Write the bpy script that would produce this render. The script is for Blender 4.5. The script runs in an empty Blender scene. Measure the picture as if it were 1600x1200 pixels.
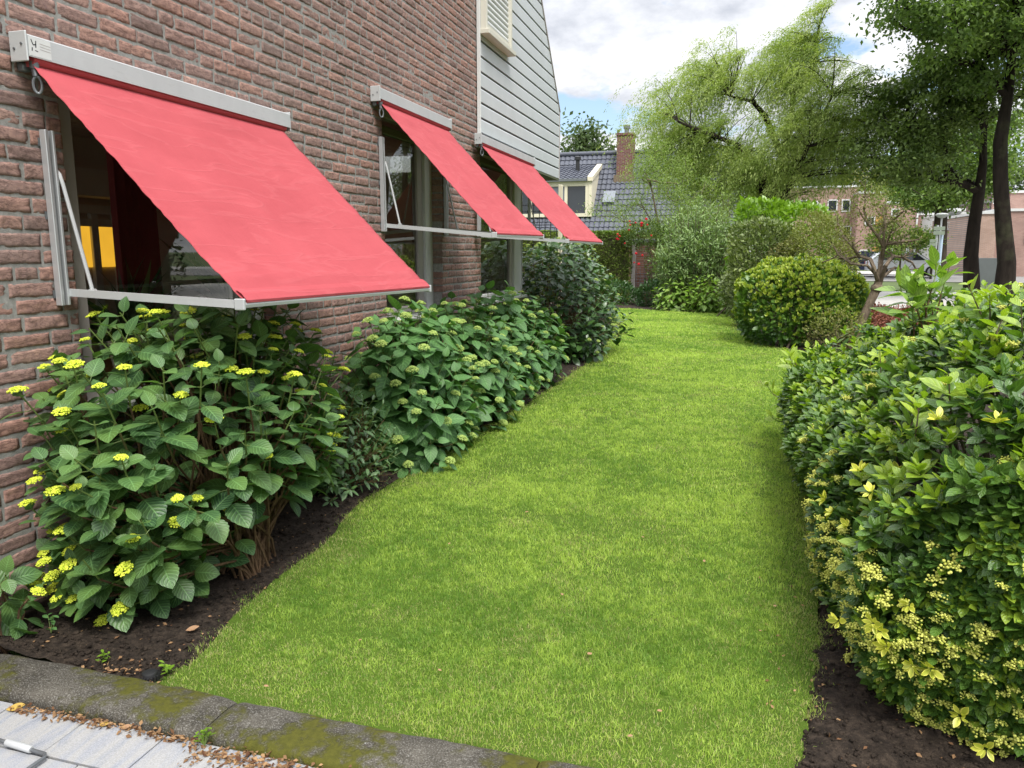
import bpy, math, random
import numpy as np
from mathutils import Vector, Matrix
C = bpy.context.scene
COL = C.collection
R = math.radians
random.seed(7)
RNG = np.random.default_rng(11)

# ------------------------------------------------------------------ camera
CAMX, CAMZ = 2.6, 1.45
FPX = 1195.0
PITCH, YAW = 9.8274, 16.3154
cam = bpy.data.cameras.new('camera')
cam.sensor_width = 36.0
cam.lens = 36.0 * FPX / 1600.0
cam.clip_start = 0.05
cam.clip_end = 3000
camo = bpy.data.objects.new('camera', cam)
COL.objects.link(camo)
camo.location = (CAMX, 0, CAMZ)
camo.rotation_euler = (R(90 - PITCH), 0, R(YAW))
C.camera = camo

# ------------------------------------------------------------------ world, sun, exposure
SUN_EL, SUN_AZ = 58.0, 146.0          # azimuth measured from +Y towards +X
w = bpy.data.worlds.new('World')
C.world = w
w.use_nodes = True
nt = w.node_tree
for n in list(nt.nodes):
    nt.nodes.remove(n)
def WN(t, **k):
    n = nt.nodes.new(t)
    for a, b in k.items():
        setattr(n, a, b)
    return n
wo = WN('ShaderNodeOutputWorld')
sky = WN('ShaderNodeTexSky', sky_type='NISHITA', sun_disc=False, sun_elevation=R(SUN_EL), sun_rotation=R(SUN_AZ))
sky.air_density = 1.0
sky.dust_density = 1.5
bg_sky = WN('ShaderNodeBackground')
bg_sky.inputs[1].default_value = 0.125
nt.links.new(sky.outputs[0], bg_sky.inputs[0])
tc = WN('ShaderNodeTexCoord')
sep = WN('ShaderNodeSeparateXYZ')
nt.links.new(tc.outputs['Generated'], sep.inputs[0])
def wm(op, a, b=None):
    n = WN('ShaderNodeMath', operation=op)
    for i, v in enumerate((a, b)):
        if v is None:
            continue
        if isinstance(v, (int, float)):
            n.inputs[i].default_value = v
        else:
            nt.links.new(v, n.inputs[i])
    return n.outputs[0]
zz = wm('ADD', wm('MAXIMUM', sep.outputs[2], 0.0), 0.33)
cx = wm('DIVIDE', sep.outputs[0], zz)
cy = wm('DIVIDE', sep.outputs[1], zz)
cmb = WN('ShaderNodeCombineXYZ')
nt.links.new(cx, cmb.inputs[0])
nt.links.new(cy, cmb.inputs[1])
def wnoise(scale, detail, rough, off):
    mp = WN('ShaderNodeMapping')
    mp.inputs['Location'].default_value = off
    nt.links.new(cmb.outputs[0], mp.inputs[0])
    n = WN('ShaderNodeTexNoise')
    n.inputs['Scale'].default_value = scale
    n.inputs['Detail'].default_value = detail
    n.inputs['Roughness'].default_value = rough
    nt.links.new(mp.outputs[0], n.inputs[0])
    return n.outputs[0]
def wramp(src, stops):
    r = WN('ShaderNodeValToRGB')
    e = r.color_ramp.elements
    e[0].position, e[0].color = stops[0][0], (*[stops[0][1]] * 3, 1) if isinstance(stops[0][1], float) else (*stops[0][1], 1)
    e[1].position, e[1].color = stops[1][0], (*[stops[1][1]] * 3, 1) if isinstance(stops[1][1], float) else (*stops[1][1], 1)
    for p, c in stops[2:]:
        x = e.new(p)
        x.color = (*[c] * 3, 1) if isinstance(c, float) else (*c, 1)
    nt.links.new(src, r.inputs[0])
    return r.outputs[0]
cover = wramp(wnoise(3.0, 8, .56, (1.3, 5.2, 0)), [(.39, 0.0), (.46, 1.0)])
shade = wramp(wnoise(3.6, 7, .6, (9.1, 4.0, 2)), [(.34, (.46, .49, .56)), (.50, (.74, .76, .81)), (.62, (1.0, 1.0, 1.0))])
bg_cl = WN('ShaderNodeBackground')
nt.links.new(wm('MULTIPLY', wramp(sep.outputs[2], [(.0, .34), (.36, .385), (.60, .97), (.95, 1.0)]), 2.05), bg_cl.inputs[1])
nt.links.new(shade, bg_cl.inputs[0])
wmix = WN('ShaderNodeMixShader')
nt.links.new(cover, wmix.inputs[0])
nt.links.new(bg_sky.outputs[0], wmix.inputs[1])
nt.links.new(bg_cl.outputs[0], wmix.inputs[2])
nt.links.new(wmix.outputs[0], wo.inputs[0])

sun = bpy.data.lights.new('sun', 'SUN')
sun.energy = 2.35
sun.angle = R(18)
sun.color = (1.0, .965, .90)
suno = bpy.data.objects.new('sun', sun)
COL.objects.link(suno)
sd = Vector((math.sin(R(SUN_AZ)) * math.cos(R(SUN_EL)), math.cos(R(SUN_AZ)) * math.cos(R(SUN_EL)), math.sin(R(SUN_EL))))
suno.rotation_euler = sd.to_track_quat('Z', 'Y').to_euler()
C.view_settings.view_transform = 'Standard'
C.view_settings.look = 'None'
C.view_settings.exposure = 0.78
C.view_settings.gamma = 1.0

# ------------------------------------------------------------------ pixel rays of the photograph -> points at a real distance
_p, _y = R(PITCH), R(YAW)
def ray(u, v):
    x, y = u - 800.0, 600.0 - v
    f = FPX * math.cos(_p) + y * math.sin(_p)
    up = y * math.cos(_p) - FPX * math.sin(_p)
    return np.array([x * math.cos(_y) - f * math.sin(_y), x * math.sin(_y) + f * math.cos(_y), up])
def at(u, v, Y):
    r = ray(u, v)
    return np.array([CAMX, 0, CAMZ]) + r * (Y / r[1])
def gnd(u, v, Z=0.0):
    r = ray(u, v)
    return np.array([CAMX, 0, CAMZ]) + r * ((Z - CAMZ) / r[2])

# ------------------------------------------------------------------ object helpers
def thing(name, label, cat, loc=(0, 0, 0), group=None):
    o = bpy.data.objects.new(name, None)
    o.empty_display_size = .1
    COL.objects.link(o)
    o.location = loc
    tag(o, label, cat, group)
    return o
def tag(o, label=None, cat=None, group=None, kind=None):
    if label: o['label'] = label
    if cat: o['category'] = cat
    if group: o['group'] = group
    if kind: o['kind'] = kind
    return o
def link(name, me, parent=None, kind=None):
    o = bpy.data.objects.new(name, me)
    COL.objects.link(o)
    if parent is not None:
        o.parent = parent
        # meshes are written in world coordinates: undo the chain of parents' locations
        off = Vector((0, 0, 0))
        q = parent
        while q is not None:
            off += q.location
            q = q.parent
        o.location = -off
    if kind: o['kind'] = kind
    return o
def npmesh(name, V, F, mat, uv=None, tint=None, smooth=False, mats=None, midx=None):
    """V (n,3); F list of (m,k) int arrays (k = 3 or 4); uv per vertex (n,2); tint per vertex (n,)"""
    if not isinstance(F, (list, tuple)):
        F = [F]
    F = [np.asarray(f, dtype=np.int32) for f in F if len(f)]
    me = bpy.data.meshes.new(name)
    V = np.asarray(V, dtype=np.float32)
    me.vertices.add(len(V))
    me.vertices.foreach_set('co', V.ravel())
    loops = np.concatenate([f.ravel() for f in F])
    tot = np.concatenate([np.full(len(f), f.shape[1], np.int32) for f in F])
    start = np.concatenate([[0], np.cumsum(tot)[:-1]]).astype(np.int32)
    me.loops.add(len(loops))
    me.loops.foreach_set('vertex_index', loops)
    me.polygons.add(len(tot))
    me.polygons.foreach_set('loop_start', start)
    me.polygons.foreach_set('loop_total', tot)
    if smooth:
        me.polygons.foreach_set('use_smooth', np.ones(len(tot), bool))
    if uv is not None:
        l = me.uv_layers.new(name='UVMap')
        l.data.foreach_set('uv', np.asarray(uv, np.float32)[loops].ravel())
    if tint is not None:
        a = me.attributes.new('tint', 'FLOAT', 'POINT')
        a.data.foreach_set('value', np.asarray(tint, np.float32))
    for m in (mats or [mat]):
        me.materials.append(m)
    if midx is not None:
        me.polygons.foreach_set('material_index', np.asarray(midx, np.int32))
    me.update()
    me.validate()
    return me
class MB:
    """collects boxes, tubes, grids into ONE mesh"""
    def __init__(s):
        s.v = []; s.f = []; s.t = []; s.n = 0
    def add(s, V, F, tint=.5):
        V = np.asarray(V, float)
        s.v.append(V)
        for f in F:
            s.f.append([i + s.n for i in f])
        s.t.append(np.full(len(V), tint) if np.isscalar(tint) else np.asarray(tint))
        s.n += len(V)
        return s
    def box(s, a, b, bev=0.0, M=None, tint=.5):
        a, b = np.minimum(a, b), np.maximum(a, b)
        if bev <= 0:
            V = np.array([[x, y, z] for x in (a[0], b[0]) for y in (a[1], b[1]) for z in (a[2], b[2])])
            F = [(0, 1, 3, 2), (4, 6, 7, 5), (0, 4, 5, 1), (2, 3, 7, 6), (0, 2, 6, 4), (1, 5, 7, 3)]
        else:
            bev = min(bev, .49 * float(np.min(b - a)))
            V = []; idx = {}
            for ix in (0, 1):
                for iy in (0, 1):
                    for iz in (0, 1):
                        for ax in range(3):
                            p = [b[0] if ix else a[0], b[1] if iy else a[1], b[2] if iz else a[2]]
                            for k, i in enumerate((ix, iy, iz)):
                                if k != ax:
                                    p[k] += -bev if i else bev
                            idx[(ix, iy, iz, ax)] = len(V)
                            V.append(p)
            V = np.array(V); F = []
            for ax in range(3):
                for s_ in (0, 1):
                    o1, o2 = [k for k in range(3) if k != ax]
                    q = []
                    for c1, c2 in ((0, 0), (1, 0), (1, 1), (0, 1)):
                        k = [0, 0, 0]; k[ax] = s_; k[o1] = c1; k[o2] = c2
                        q.append(idx[(*k, ax)])
                    F.append(q)
            for ax in range(3):
                o1, o2 = [k for k in range(3) if k != ax]
                for c1 in (0, 1):
                    for c2 in (0, 1):
                        q = []
                        for e, m in ((0, o1), (1, o1), (1, o2), (0, o2)):
                            k = [0, 0, 0]; k[ax] = e; k[o1] = c1; k[o2] = c2
                            q.append(idx[(*k, m)])
                        F.append(q)
            for ix in (0, 1):
                for iy in (0, 1):
                    for iz in (0, 1):
                        F.append([idx[(ix, iy, iz, m)] for m in range(3)])
            c = V.mean(0)
            G = []
            for f in F:
                P = V[f]
                nrm = np.cross(P[1] - P[0], P[2] - P[0])
                G.append(f if np.dot(nrm, P.mean(0) - c) > 0 else f[::-1])
            F = G
        if M is not None:
            V = np.array([M @ Vector(p) for p in V])
        return s.add(V, F, tint)
    def prism(s, pts, d, tint=.5):
        """planar polygon pts (n,3) extruded by vector d"""
        P = np.asarray(pts, float); n = len(P)
        V = np.vstack([P, P + np.asarray(d, float)])
        F = [list(range(n))[::-1], list(range(n, 2 * n))]
        F += [[i, (i + 1) % n, n + (i + 1) % n, n + i] for i in range(n)]
        return s.add(V, F, tint)
    def tube(s, pts, r, n=8, cap=True, tint=.5):
        P = np.asarray(pts, float); m = len(P)
        r = np.full(m, r) if np.isscalar(r) else np.asarray(r, float)
        T = np.gradient(P, axis=0)
        T /= np.linalg.norm(T, axis=1)[:, None] + 1e-9
        ref = np.array([0, 0, 1.]) if abs(T[0][2]) < .9 else np.array([1., 0, 0])
        V = []
        a = np.arange(n) * 2 * math.pi / n
        for i in range(m):
            u = np.cross(T[i], ref); nu = np.linalg.norm(u)
            if nu < 1e-5:
                u = np.cross(T[i], [0, 1., 0]); nu = np.linalg.norm(u)
            u /= nu
            ww = np.cross(T[i], u); ref = -np.cross(T[i], u) * 0 + ref
            V.append(P[i] + r[i] * (np.cos(a)[:, None] * u + np.sin(a)[:, None] * ww))
        V = np.vstack(V)
        F = []
        for i in range(m - 1):
            for k in range(n):
                F.append([i * n + k, i * n + (k + 1) % n, (i + 1) * n + (k + 1) % n, (i + 1) * n + k])
        if cap:
            F.append(list(range(n))[::-1]); F.append([(m - 1) * n + k for k in range(n)])
        return s.add(V, F, tint)
    def lathe(s, prof, c=(0, 0, 0), n=20, tint=.5):
        V = []; F = []
        for r, z in prof:
            for k in range(n):
                t = 2 * math.pi * k / n
                V.append((c[0] + r * math.cos(t), c[1] + r * math.sin(t), c[2] + z))
        for i in range(len(prof) - 1):
            for k in range(n):
                F.append([i * n + k, i * n + (k + 1) % n, (i + 1) * n + (k + 1) % n, (i + 1) * n + k])
        F.append(list(range(n))[::-1]); F.append([(len(prof) - 1) * n + k for k in range(n)])
        return s.add(V, F, tint)
    def build(s, name, mat, parent=None, smooth=False, kind=None):
        me = bpy.data.meshes.new(name)
        V = np.vstack(s.v)
        me.from_pydata(V.tolist(), [], s.f)
        a = me.attributes.new('tint', 'FLOAT', 'POINT')
        a.data.foreach_set('value', np.concatenate(s.t).astype(np.float32))
        me.materials.append(mat)
        if smooth:
            me.polygons.foreach_set('use_smooth', np.ones(len(me.polygons), bool))
            me.set_sharp_from_angle(angle=R(42))
        me.update()
        return link(name, me, parent, kind)

# value noise
_PERM = np.random.default_rng(5).random(65536)
def vnoise(P, scale=1.0, seed=0):
    P = np.asarray(P, float) * scale + seed * 17.31
    i = np.floor(P).astype(np.int64); f = P - i; f = f * f * (3 - 2 * f)
    out = 0
    for dx in (0, 1):
        for dy in (0, 1):
            for dz in (0, 1):
                h = ((i[..., 0] + dx) * 73856093 ^ (i[..., 1] + dy) * 19349663 ^ (i[..., 2] + dz) * 83492791) & 65535
                out = out + _PERM[h] * (f[..., 0] if dx else 1 - f[..., 0]) * (f[..., 1] if dy else 1 - f[..., 1]) * (f[..., 2] if dz else 1 - f[..., 2])
    return out
def fbm(P, scale=1.0, seed=0, oct=4):
    o = 0; a = .5
    for k in range(oct):
        o = o + a * vnoise(P, scale * 2 ** k, seed + k); a *= .5
    return o / (1 - .5 ** oct)
def unit(v):
    v = np.asarray(v, float)
    return v / (np.linalg.norm(v, axis=-1, keepdims=True) + 1e-9)

# ------------------------------------------------------------------ materials
class NT:
    def __init__(s, name):
        s.m = bpy.data.materials.new(name)
        s.m.use_nodes = True
        s.t = s.m.node_tree
        s.b = s.t.nodes['Principled BSDF']
        s.out = s.t.nodes['Material Output']
    def n(s, t, **k):
        x = s.t.nodes.new(t)
        for a, b in k.items():
            setattr(x, a, b)
        return x
    def l(s, a, b):
        s.t.links.new(a, b)
    def set(s, node, key, v):
        i = node.inputs[key]
        if hasattr(v, 'is_linked') or hasattr(v, 'links'):
            s.l(v, i)
        elif isinstance(v, (tuple, list)) and len(v) == 3 and i.type == 'RGBA':
            i.default_value = (*v, 1)
        else:
            i.default_value = v
    def math(s, op, a, b=0.0, clamp=False):
        x = s.n('ShaderNodeMath', operation=op, use_clamp=clamp)
        s.set(x, 0, a); s.set(x, 1, b)
        return x.outputs[0]
    def noise(s, scale, detail=4, rough=.55, vec=None, stretch=None, dist=0.0):
        x = s.n('ShaderNodeTexNoise')
        s.set(x, 'Scale', scale); s.set(x, 'Detail', detail); s.set(x, 'Roughness', rough); s.set(x, 'Distortion', dist)
        if vec is None:
            vec = s.n('ShaderNodeTexCoord').outputs['Object']
        if stretch:
            mp = s.n('ShaderNodeMapping'); mp.inputs['Scale'].default_value = stretch
            s.l(vec, mp.inputs[0]); vec = mp.outputs[0]
        s.l(vec, x.inputs[0])
        return x.outputs[0]
    def mix(s, f, a, b, mode='MIX'):
        x = s.n('ShaderNodeMix', data_type='RGBA', blend_type=mode)
        s.set(x, 0, f)
        for k, v in ((6, a), (7, b)):
            i = x.inputs[k]
            if hasattr(v, 'links'):
                s.l(v, i)
            else:
                i.default_value = (*v, 1)
        return x.outputs[2]
    def ramp(s, src, stops):
        r = s.n('ShaderNodeValToRGB'); e = r.color_ramp.elements
        for k, (p, c) in enumerate(stops):
            x = e[k] if k < 2 else e.new(p)
            x.position = p
            x.color = (c, c, c, 1) if isinstance(c, (int, float)) else (*c, 1)
        s.l(src, r.inputs[0])
        return r.outputs[0]
    def bump(s, h, strength=.3, dist=.01):
        x = s.n('ShaderNodeBump'); s.set(x, 'Strength', strength); s.set(x, 'Distance', dist)
        s.l(h, x.inputs['Height']); s.l(x.outputs[0], s.b.inputs['Normal'])
        return x.outputs[0]
    def tint(s):
        a = s.n('ShaderNodeAttribute', attribute_name='tint'); return a.outputs['Fac']
    def pr(s, **k):
        for a, v in k.items():
            s.set(s.b, {'col': 'Base Color', 'rough': 'Roughness', 'metal': 'Metallic', 'spec': 'Specular IOR Level', 'coat': 'Coat Weight', 'sheen': 'Sheen Weight'}[a], v)
        return s.m

def plain(name, c, rough=.6, metal=0.0, var=.15, vs=8.0, bump=0.0, bs=60.0, spec=.5):
    t = NT(name)
    n = t.noise(vs, 5)
    lo = tuple(x * (1 - var) for x in c); hi = tuple(min(1, x * (1 + var)) for x in c)
    t.pr(col=t.mix(n, lo, hi), rough=rough, metal=metal, spec=spec)
    if bump:
        t.bump(t.noise(bs, 4), bump, .004)
    return t.m

def leaf_mat(name, dark, light, rough=.42, spec=.45, trans=.25, tcol=None, veins=0.0, freq=9.0, edge=None, patch=None):
    t = NT(name)
    f = t.tint()
    col = t.mix(f, dark, light)
    if patch:                                   # slow colour drift between shoots
        col = t.mix(t.math('MULTIPLY', t.ramp(t.noise(patch[1], 2), [(.42, 0), (.62, 1)]), patch[2]), col, patch[0])
    if veins > 0 or edge:
        uvn = t.n('ShaderNodeUVMap')
        sp = t.n('ShaderNodeSeparateXYZ'); t.l(uvn.outputs[0], sp.inputs[0])
        au = t.math('ABSOLUTE', sp.outputs[0])
        if veins > 0:
            mid = t.math('SUBTRACT', 1.0, t.math('MULTIPLY', au, 13.0), True)
            ph = t.math('MULTIPLY', t.math('SUBTRACT', sp.outputs[1], t.math('MULTIPLY', au, .30)), freq * 2 * math.pi)
            sn = t.math('SINE', ph)
            side = t.math('SUBTRACT', t.math('MULTIPLY', sn, 4.5), 3.3, True)
            v = t.math('MULTIPLY', t.math('MAXIMUM', mid, t.math('MULTIPLY', side, .55)), veins, True)
            col = t.mix(v, col, tuple(min(1, x * 2.6 + .03) for x in light))
            h = t.math('SUBTRACT', sn, t.math('MULTIPLY', mid, 1.6))
            t.bump(h, .35, .0012)
        if edge:
            e = t.math('MULTIPLY', t.math('SUBTRACT', au, .55), 4.0, True)
            col = t.mix(e, col, edge)
    t.pr(col=col, rough=rough, spec=spec)
    tr = t.n('ShaderNodeBsdfTranslucent')
    t.set(tr, 'Color', t.mix(1.0, col, tcol or (1.5, 1.7, .55), 'MULTIPLY'))
    mx = t.n('ShaderNodeMixShader')
    mx.inputs[0].default_value = trans
    t.l(t.b.outputs[0], mx.inputs[1]); t.l(tr.outputs[0], mx.inputs[2]); t.l(mx.outputs[0], t.out.inputs[0])
    return t.m

def mat_brick():
    t = NT('brick')
    f = t.tint()
    base = t.ramp(f, [(0, (.225, .160, .142)), (.3, (.315, .212, .184)), (.55, (.36, .235, .20)), (.8, (.40, .238, .19)), (1, (.43, .30, .255))])
    tcn = t.n('ShaderNodeTexCoord').outputs['Object']
    n1 = t.noise(38, 6, .7, tcn)
    c = t.mix(t.ramp(n1, [(.35, 0), (.7, 1)]), t.mix(1, base, (.66, .64, .66), 'MULTIPLY'), t.mix(1, base, (1.16, 1.12, 1.08), 'MULTIPLY'))
    n2 = t.noise(14, 5, .6, tcn, (1, .9, 3.2), 1.6)
    crease = t.ramp(n2, [(.465, 0), (.5, 1), (.535, 0)])
    c = t.mix(t.math('MULTIPLY', crease, .45), c, (.12, .07, .06))  # dark colour stands in for shade in creases too fine for the mesh
    grime = t.ramp(t.noise(1.1, 4, .6, tcn), [(.5, 0), (.75, 1)])
    c = t.mix(t.math('MULTIPLY', grime, .3), c, (.30, .26, .225))
    strk = t.ramp(t.noise(2.4, 4, .6, tcn, (1, 2.6, .25)), [(.52, 0), (.72, 1)])
    c = t.mix(t.math('MULTIPLY', strk, .22), c, (.16, .12, .10))
    t.pr(col=c, rough=.93, spec=.12)
    h = t.math('SUBTRACT', t.math('MULTIPLY', t.noise(150, 5, .7, tcn), .5), t.math('MULTIPLY', crease, 1.0))
    t.bump(h, .6, .005)
    return t.m
def mat_mortar():
    t = NT('mortar')
    n = t.noise(45, 6, .7)
    t.pr(col=t.ramp(n, [(.3, (.20, .195, .18)), (.6, (.31, .30, .28)), (.8, (.40, .39, .36))]), rough=.97, spec=.1)
    t.bump(t.noise(220, 4, .7), .6, .004)
    return t.m
def mat_fabric(name, c):
    t = NT(name)
    tcn = t.n('ShaderNodeTexCoord').outputs['Object']
    n = t.noise(3.5, 5, .6, tcn, (1, .8, 1))
    spots = t.ramp(t.noise(55, 2, .5, tcn), [(.20, 1), (.26, 0)])
    col = t.mix(t.ramp(n, [(.3, 0), (.7, 1)]), tuple(x * .93 for x in c), tuple(min(1, x * 1.06 + .008) for x in c))
    dirt = t.ramp(t.noise(9, 6, .65, tcn), [(.58, 0), (.8, 1)])
    col = t.mix(t.math('MULTIPLY', dirt, .10), col, (.30, .13, .12))
    col = t.mix(t.math('MULTIPLY', spots, .35), col, (.40, .06, .07))
    t.pr(col=col, rough=.85, spec=.25)
    fold = t.ramp(t.noise(3.2, 3, .45, tcn, (3.2, .55, 3.2), .6), [(.46, 0), (.5, 1), (.54, 0)])
    col = t.mix(t.math('MULTIPLY', fold, .14), col, (.62, .17, .18)); t.pr(col=col)
    wv = t.math('ADD', t.math('MULTIPLY', t.noise(300, 3, .6, tcn, (1, .2, 1)), 1.0), t.math('ADD', t.math('MULTIPLY', t.noise(5, 4, .55, tcn, (1.6, .6, 1.6)), 5.0), t.math('MULTIPLY', fold, 1.2)))
    wv = t.math('ADD', wv, t.math('MULTIPLY', t.noise(55, 2, .5, tcn, (.04, 1, .04)), 1.6))
    t.bump(wv, .32, .003)
    tr = t.n('ShaderNodeBsdfTranslucent'); t.set(tr, 'Color', t.mix(1, col, (.9, .5, .55), 'MULTIPLY'))
    mx = t.n('ShaderNodeMixShader'); mx.inputs[0].default_value = .10
    t.l(t.b.outputs[0], mx.inputs[1]); t.l(tr.outputs[0], mx.inputs[2]); t.l(mx.outputs[0], t.out.inputs[0])
    return t.m
def mat_glass():
    t = NT('window_glass')
    fr = t.n('ShaderNodeFresnel'); fr.inputs[0].default_value = 1.52
    f = t.math('ADD', t.math('MULTIPLY', fr.outputs[0], 1.25), .05, True)
    tp = t.n('ShaderNodeBsdfTransparent'); tp.inputs[0].default_value = (.72, .76, .74, 1)
    gl = t.n('ShaderNodeBsdfGlossy'); gl.inputs['Roughness'].default_value = .0; gl.inputs[0].default_value = (.95, .97, .96, 1)
    mx = t.n('ShaderNodeMixShader'); t.l(f, mx.inputs[0]); t.l(tp.outputs[0], mx.inputs[1]); t.l(gl.outputs[0], mx.inputs[2])
    t.l(mx.outputs[0], t.out.inputs[0])
    return t.m
def mat_emit(name, c, s):
    t = NT(name)
    e = t.n('ShaderNodeEmission')
    n = t.noise(5, 2)
    t.set(e, 0, t.mix(n, tuple(x * .75 for x in c), c)); e.inputs[1].default_value = s
    t.l(e.outputs[0], t.out.inputs[0])
    return t.m
def mat_soil():
    t = NT('soil')
    n = t.noise(26, 8, .75)
    n2 = t.noise(120, 4, .7)
    c = t.ramp(n, [(.3, (.012, .009, .007)), (.5, (.038, .028, .021)), (.68, (.085, .063, .046))])
    fl = t.ramp(n2, [(.60, 0), (.66, 1)])
    c = t.mix(t.math('MULTIPLY', fl, .5), c, (.14, .105, .07))
    t.pr(col=c, rough=.95, spec=.2)
    t.bump(t.math('ADD', n, t.math('MULTIPLY', n2, .5)), 1.0, .02)
    return t.m
def mat_turf():
    t = NT('turf')
    n = t.noise(2.2, 5, .6); n2 = t.noise(60, 4, .7)
    c = t.mix(n, (.045, .105, .010), (.10, .18, .018))
    c = t.mix(t.math('MULTIPLY', n2, .6), c, (.085, .095, .022))
    t.pr(col=c, rough=.9, spec=.1)
    t.bump(n2, .8, .02)
    return t.m
def mat_kerb():
    t = NT('weathered_concrete')
    tcn = t.n('ShaderNodeTexCoord').outputs['Object']
    n = t.noise(9, 7, .7, tcn)
    c = t.ramp(n, [(.25, (.034, .030, .024)), (.5, (.078, .070, .056)), (.75, (.135, .122, .10))])
    gr = t.noise(210, 3, .7, tcn)
    c = t.mix(t.ramp(gr, [(.54, 0), (.62, .6)]), c, (.27, .26, .235))
    c = t.mix(t.ramp(gr, [(.36, .75), (.46, 0)]), c, (.03, .028, .025))
    moss = t.ramp(t.math('ADD', t.noise(3.4, 5, .62, tcn), t.math('MULTIPLY', t.noise(24, 5, .7, tcn), .35)), [(.655, 0), (.76, 1)])
    c = t.mix(moss, c, t.mix(t.noise(60, 3, .6, tcn), (.035, .038, .008), (.12, .115, .018)))
    lich = t.ramp(t.noise(26, 4, .6, tcn), [(.715, 0), (.74, .85)])
    c = t.mix(lich, c, (.40, .41, .38))
    t.pr(col=c, rough=.95, spec=.2)
    t.bump(t.math('ADD', t.math('MULTIPLY', gr, .5), t.math('ADD', t.math('MULTIPLY', n, 1.2), t.math('MULTIPLY', moss, 1.2))), .8, .008)
    return t.m
def mat_paver():
    t = NT('paving_slab')
    tcn = t.n('ShaderNodeTexCoord').outputs['Object']
    n = t.noise(3.0, 5, .6, tcn, (4.2, 1.0, 1), .8)
    g = t.noise(260, 3, .75, tcn)
    c = t.ramp(n, [(.28, (.12, .135, .165)), (.42, (.22, .23, .255)), (.56, (.29, .28, .26)), (.66, (.19, .205, .235)), (.78, (.27, .275, .285))])
    c = t.mix(t.math('MULTIPLY', t.ramp(g, [(.42, 0), (.62, 1)]), .45), c, (.46, .46, .47))
    c = t.mix(t.math('MULTIPLY', t.tint(), .22), c, (.30, .31, .34))
    t.pr(col=c, rough=.85, spec=.25)
    t.bump(g, .35, .002)
    return t.m
def mat_bark(name, c, s=22):
    t = NT(name)
    tcn = t.n('ShaderNodeTexCoord').outputs['Object']
    n = t.noise(s, 6, .7, tcn, (1, 1, .25))
    c1 = t.ramp(n, [(.3, tuple(x * .5 for x in c)), (.55, c), (.78, tuple(x * 1.5 for x in c))])
    al = t.ramp(t.noise(s * .25, 4, .6, tcn), [(.55, 0), (.75, 1)])
    t.pr(col=t.mix(t.math('MULTIPLY', al, .4), c1, (.09, .10, .05)), rough=.95, spec=.1)
    t.bump(n, .9, .02)
    return t.m
def mat_farbrick(name, a, b):
    t = NT(name)
    tcn = t.n('ShaderNodeTexCoord').outputs['Object']
    br = t.n('ShaderNodeTexBrick')
    mp = t.n('ShaderNodeMapping'); mp.inputs['Rotation'].default_value = (R(90), 0, 0)
    t.l(tcn, mp.inputs[0]); t.l(mp.outputs[0], br.inputs[0])
    br.inputs['Scale'].default_value = 1.0
    br.inputs['Brick Width'].default_value = .22; br.inputs['Row Height'].default_value = .064; br.inputs['Mortar Size'].default_value = .007
    br.inputs['Color1'].default_value = (*a, 1); br.inputs['Color2'].default_value = (*b, 1); br.inputs['Mortar'].default_value = (.25, .22, .2, 1)
    n = t.noise(.9, 5, .6, tcn)
    t.pr(col=t.mix(1, br.outputs[0], t.ramp(n, [(.3, (.85, .85, .85)), (.7, (1.12, 1.12, 1.12))]), 'MULTIPLY'), rough=.9, spec=.15)
    return t.m
def mat_alu(name, c=(.56, .57, .58), metal=.55, rough=.42):
    t = NT(name)
    tcn = t.n('ShaderNodeTexCoord').outputs['Object']
    n = t.noise(5, 5, .65, tcn, (1, 1, .6)); n2 = t.noise(40, 5, .7, tcn, (1, .3, 2))
    col = t.mix(n, tuple(x * .82 for x in c), tuple(min(1, x * 1.12) for x in c))
    col = t.mix(t.math('MULTIPLY', t.ramp(n2, [(.58, 0), (.75, 1)]), .35), col, (.30, .29, .27))
    t.pr(col=col, rough=t.math('ADD', t.math('MULTIPLY', n2, .3), rough - .15), metal=metal)
    return t.m
def mat_paint(name, c, rough=.5, dirt=.2):
    t = NT(name)
    tcn = t.n('ShaderNodeTexCoord').outputs['Object']
    n = t.noise(2.2, 5, .65, tcn, (1, 1, .5)); n2 = t.noise(30, 5, .7, tcn)
    f = t.math('MULTIPLY', t.ramp(t.math('ADD', t.math('MULTIPLY', n, .75), t.math('MULTIPLY', n2, .25)), [(.42, 0), (.75, 1)]), dirt)
    t.pr(col=t.mix(f, c, tuple(x * .5 for x in (c[0], c[1] * 1.02, c[2] * .93))), rough=rough)
    t.bump(n2, .08, .003)
    return t.m

M = {}
M['brick'] = mat_brick(); M['mortar'] = mat_mortar()
M['red'] = mat_fabric('red_awning_cloth', (.44, .074, .086))
M['alu'] = mat_alu('aluminium'); M['alu_pale'] = mat_alu('pale_aluminium', (.52, .53, .53), .25, .5)
M['steel'] = mat_alu('dull_steel', (.20, .21, .22), .7, .5)
M['glass'] = mat_glass()
M['white'] = mat_paint('white_paint', (.62, .625, .61), .45, .25)
M['cream'] = mat_paint('cream_paint', (.70, .64, .48), .5, .2)
M['offwhite'] = mat_paint('off_white_paint', (.58, .555, .47), .5, .2)
M['greyframe'] = mat_paint('grey_frame', (.36, .33, .31), .55, .25)
M['siding'] = mat_paint('white_board', (.52, .54, .55), .55, .22)
M['soffit'] = mat_paint('green_lit_olive_board', (.10, .11, .06), .6, .2)  # underside shade and green light put into the soffit colour; olive trim shares it
M['dark'] = plain('dark_gap', (.02, .02, .02), .9)
M['plaster'] = plain('plaster', (.62, .54, .46), .9, 0, .08, 3)
M['ceiling'] = plain('ceiling_board', (.70, .66, .60), .8, 0, .1, 3)
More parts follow.
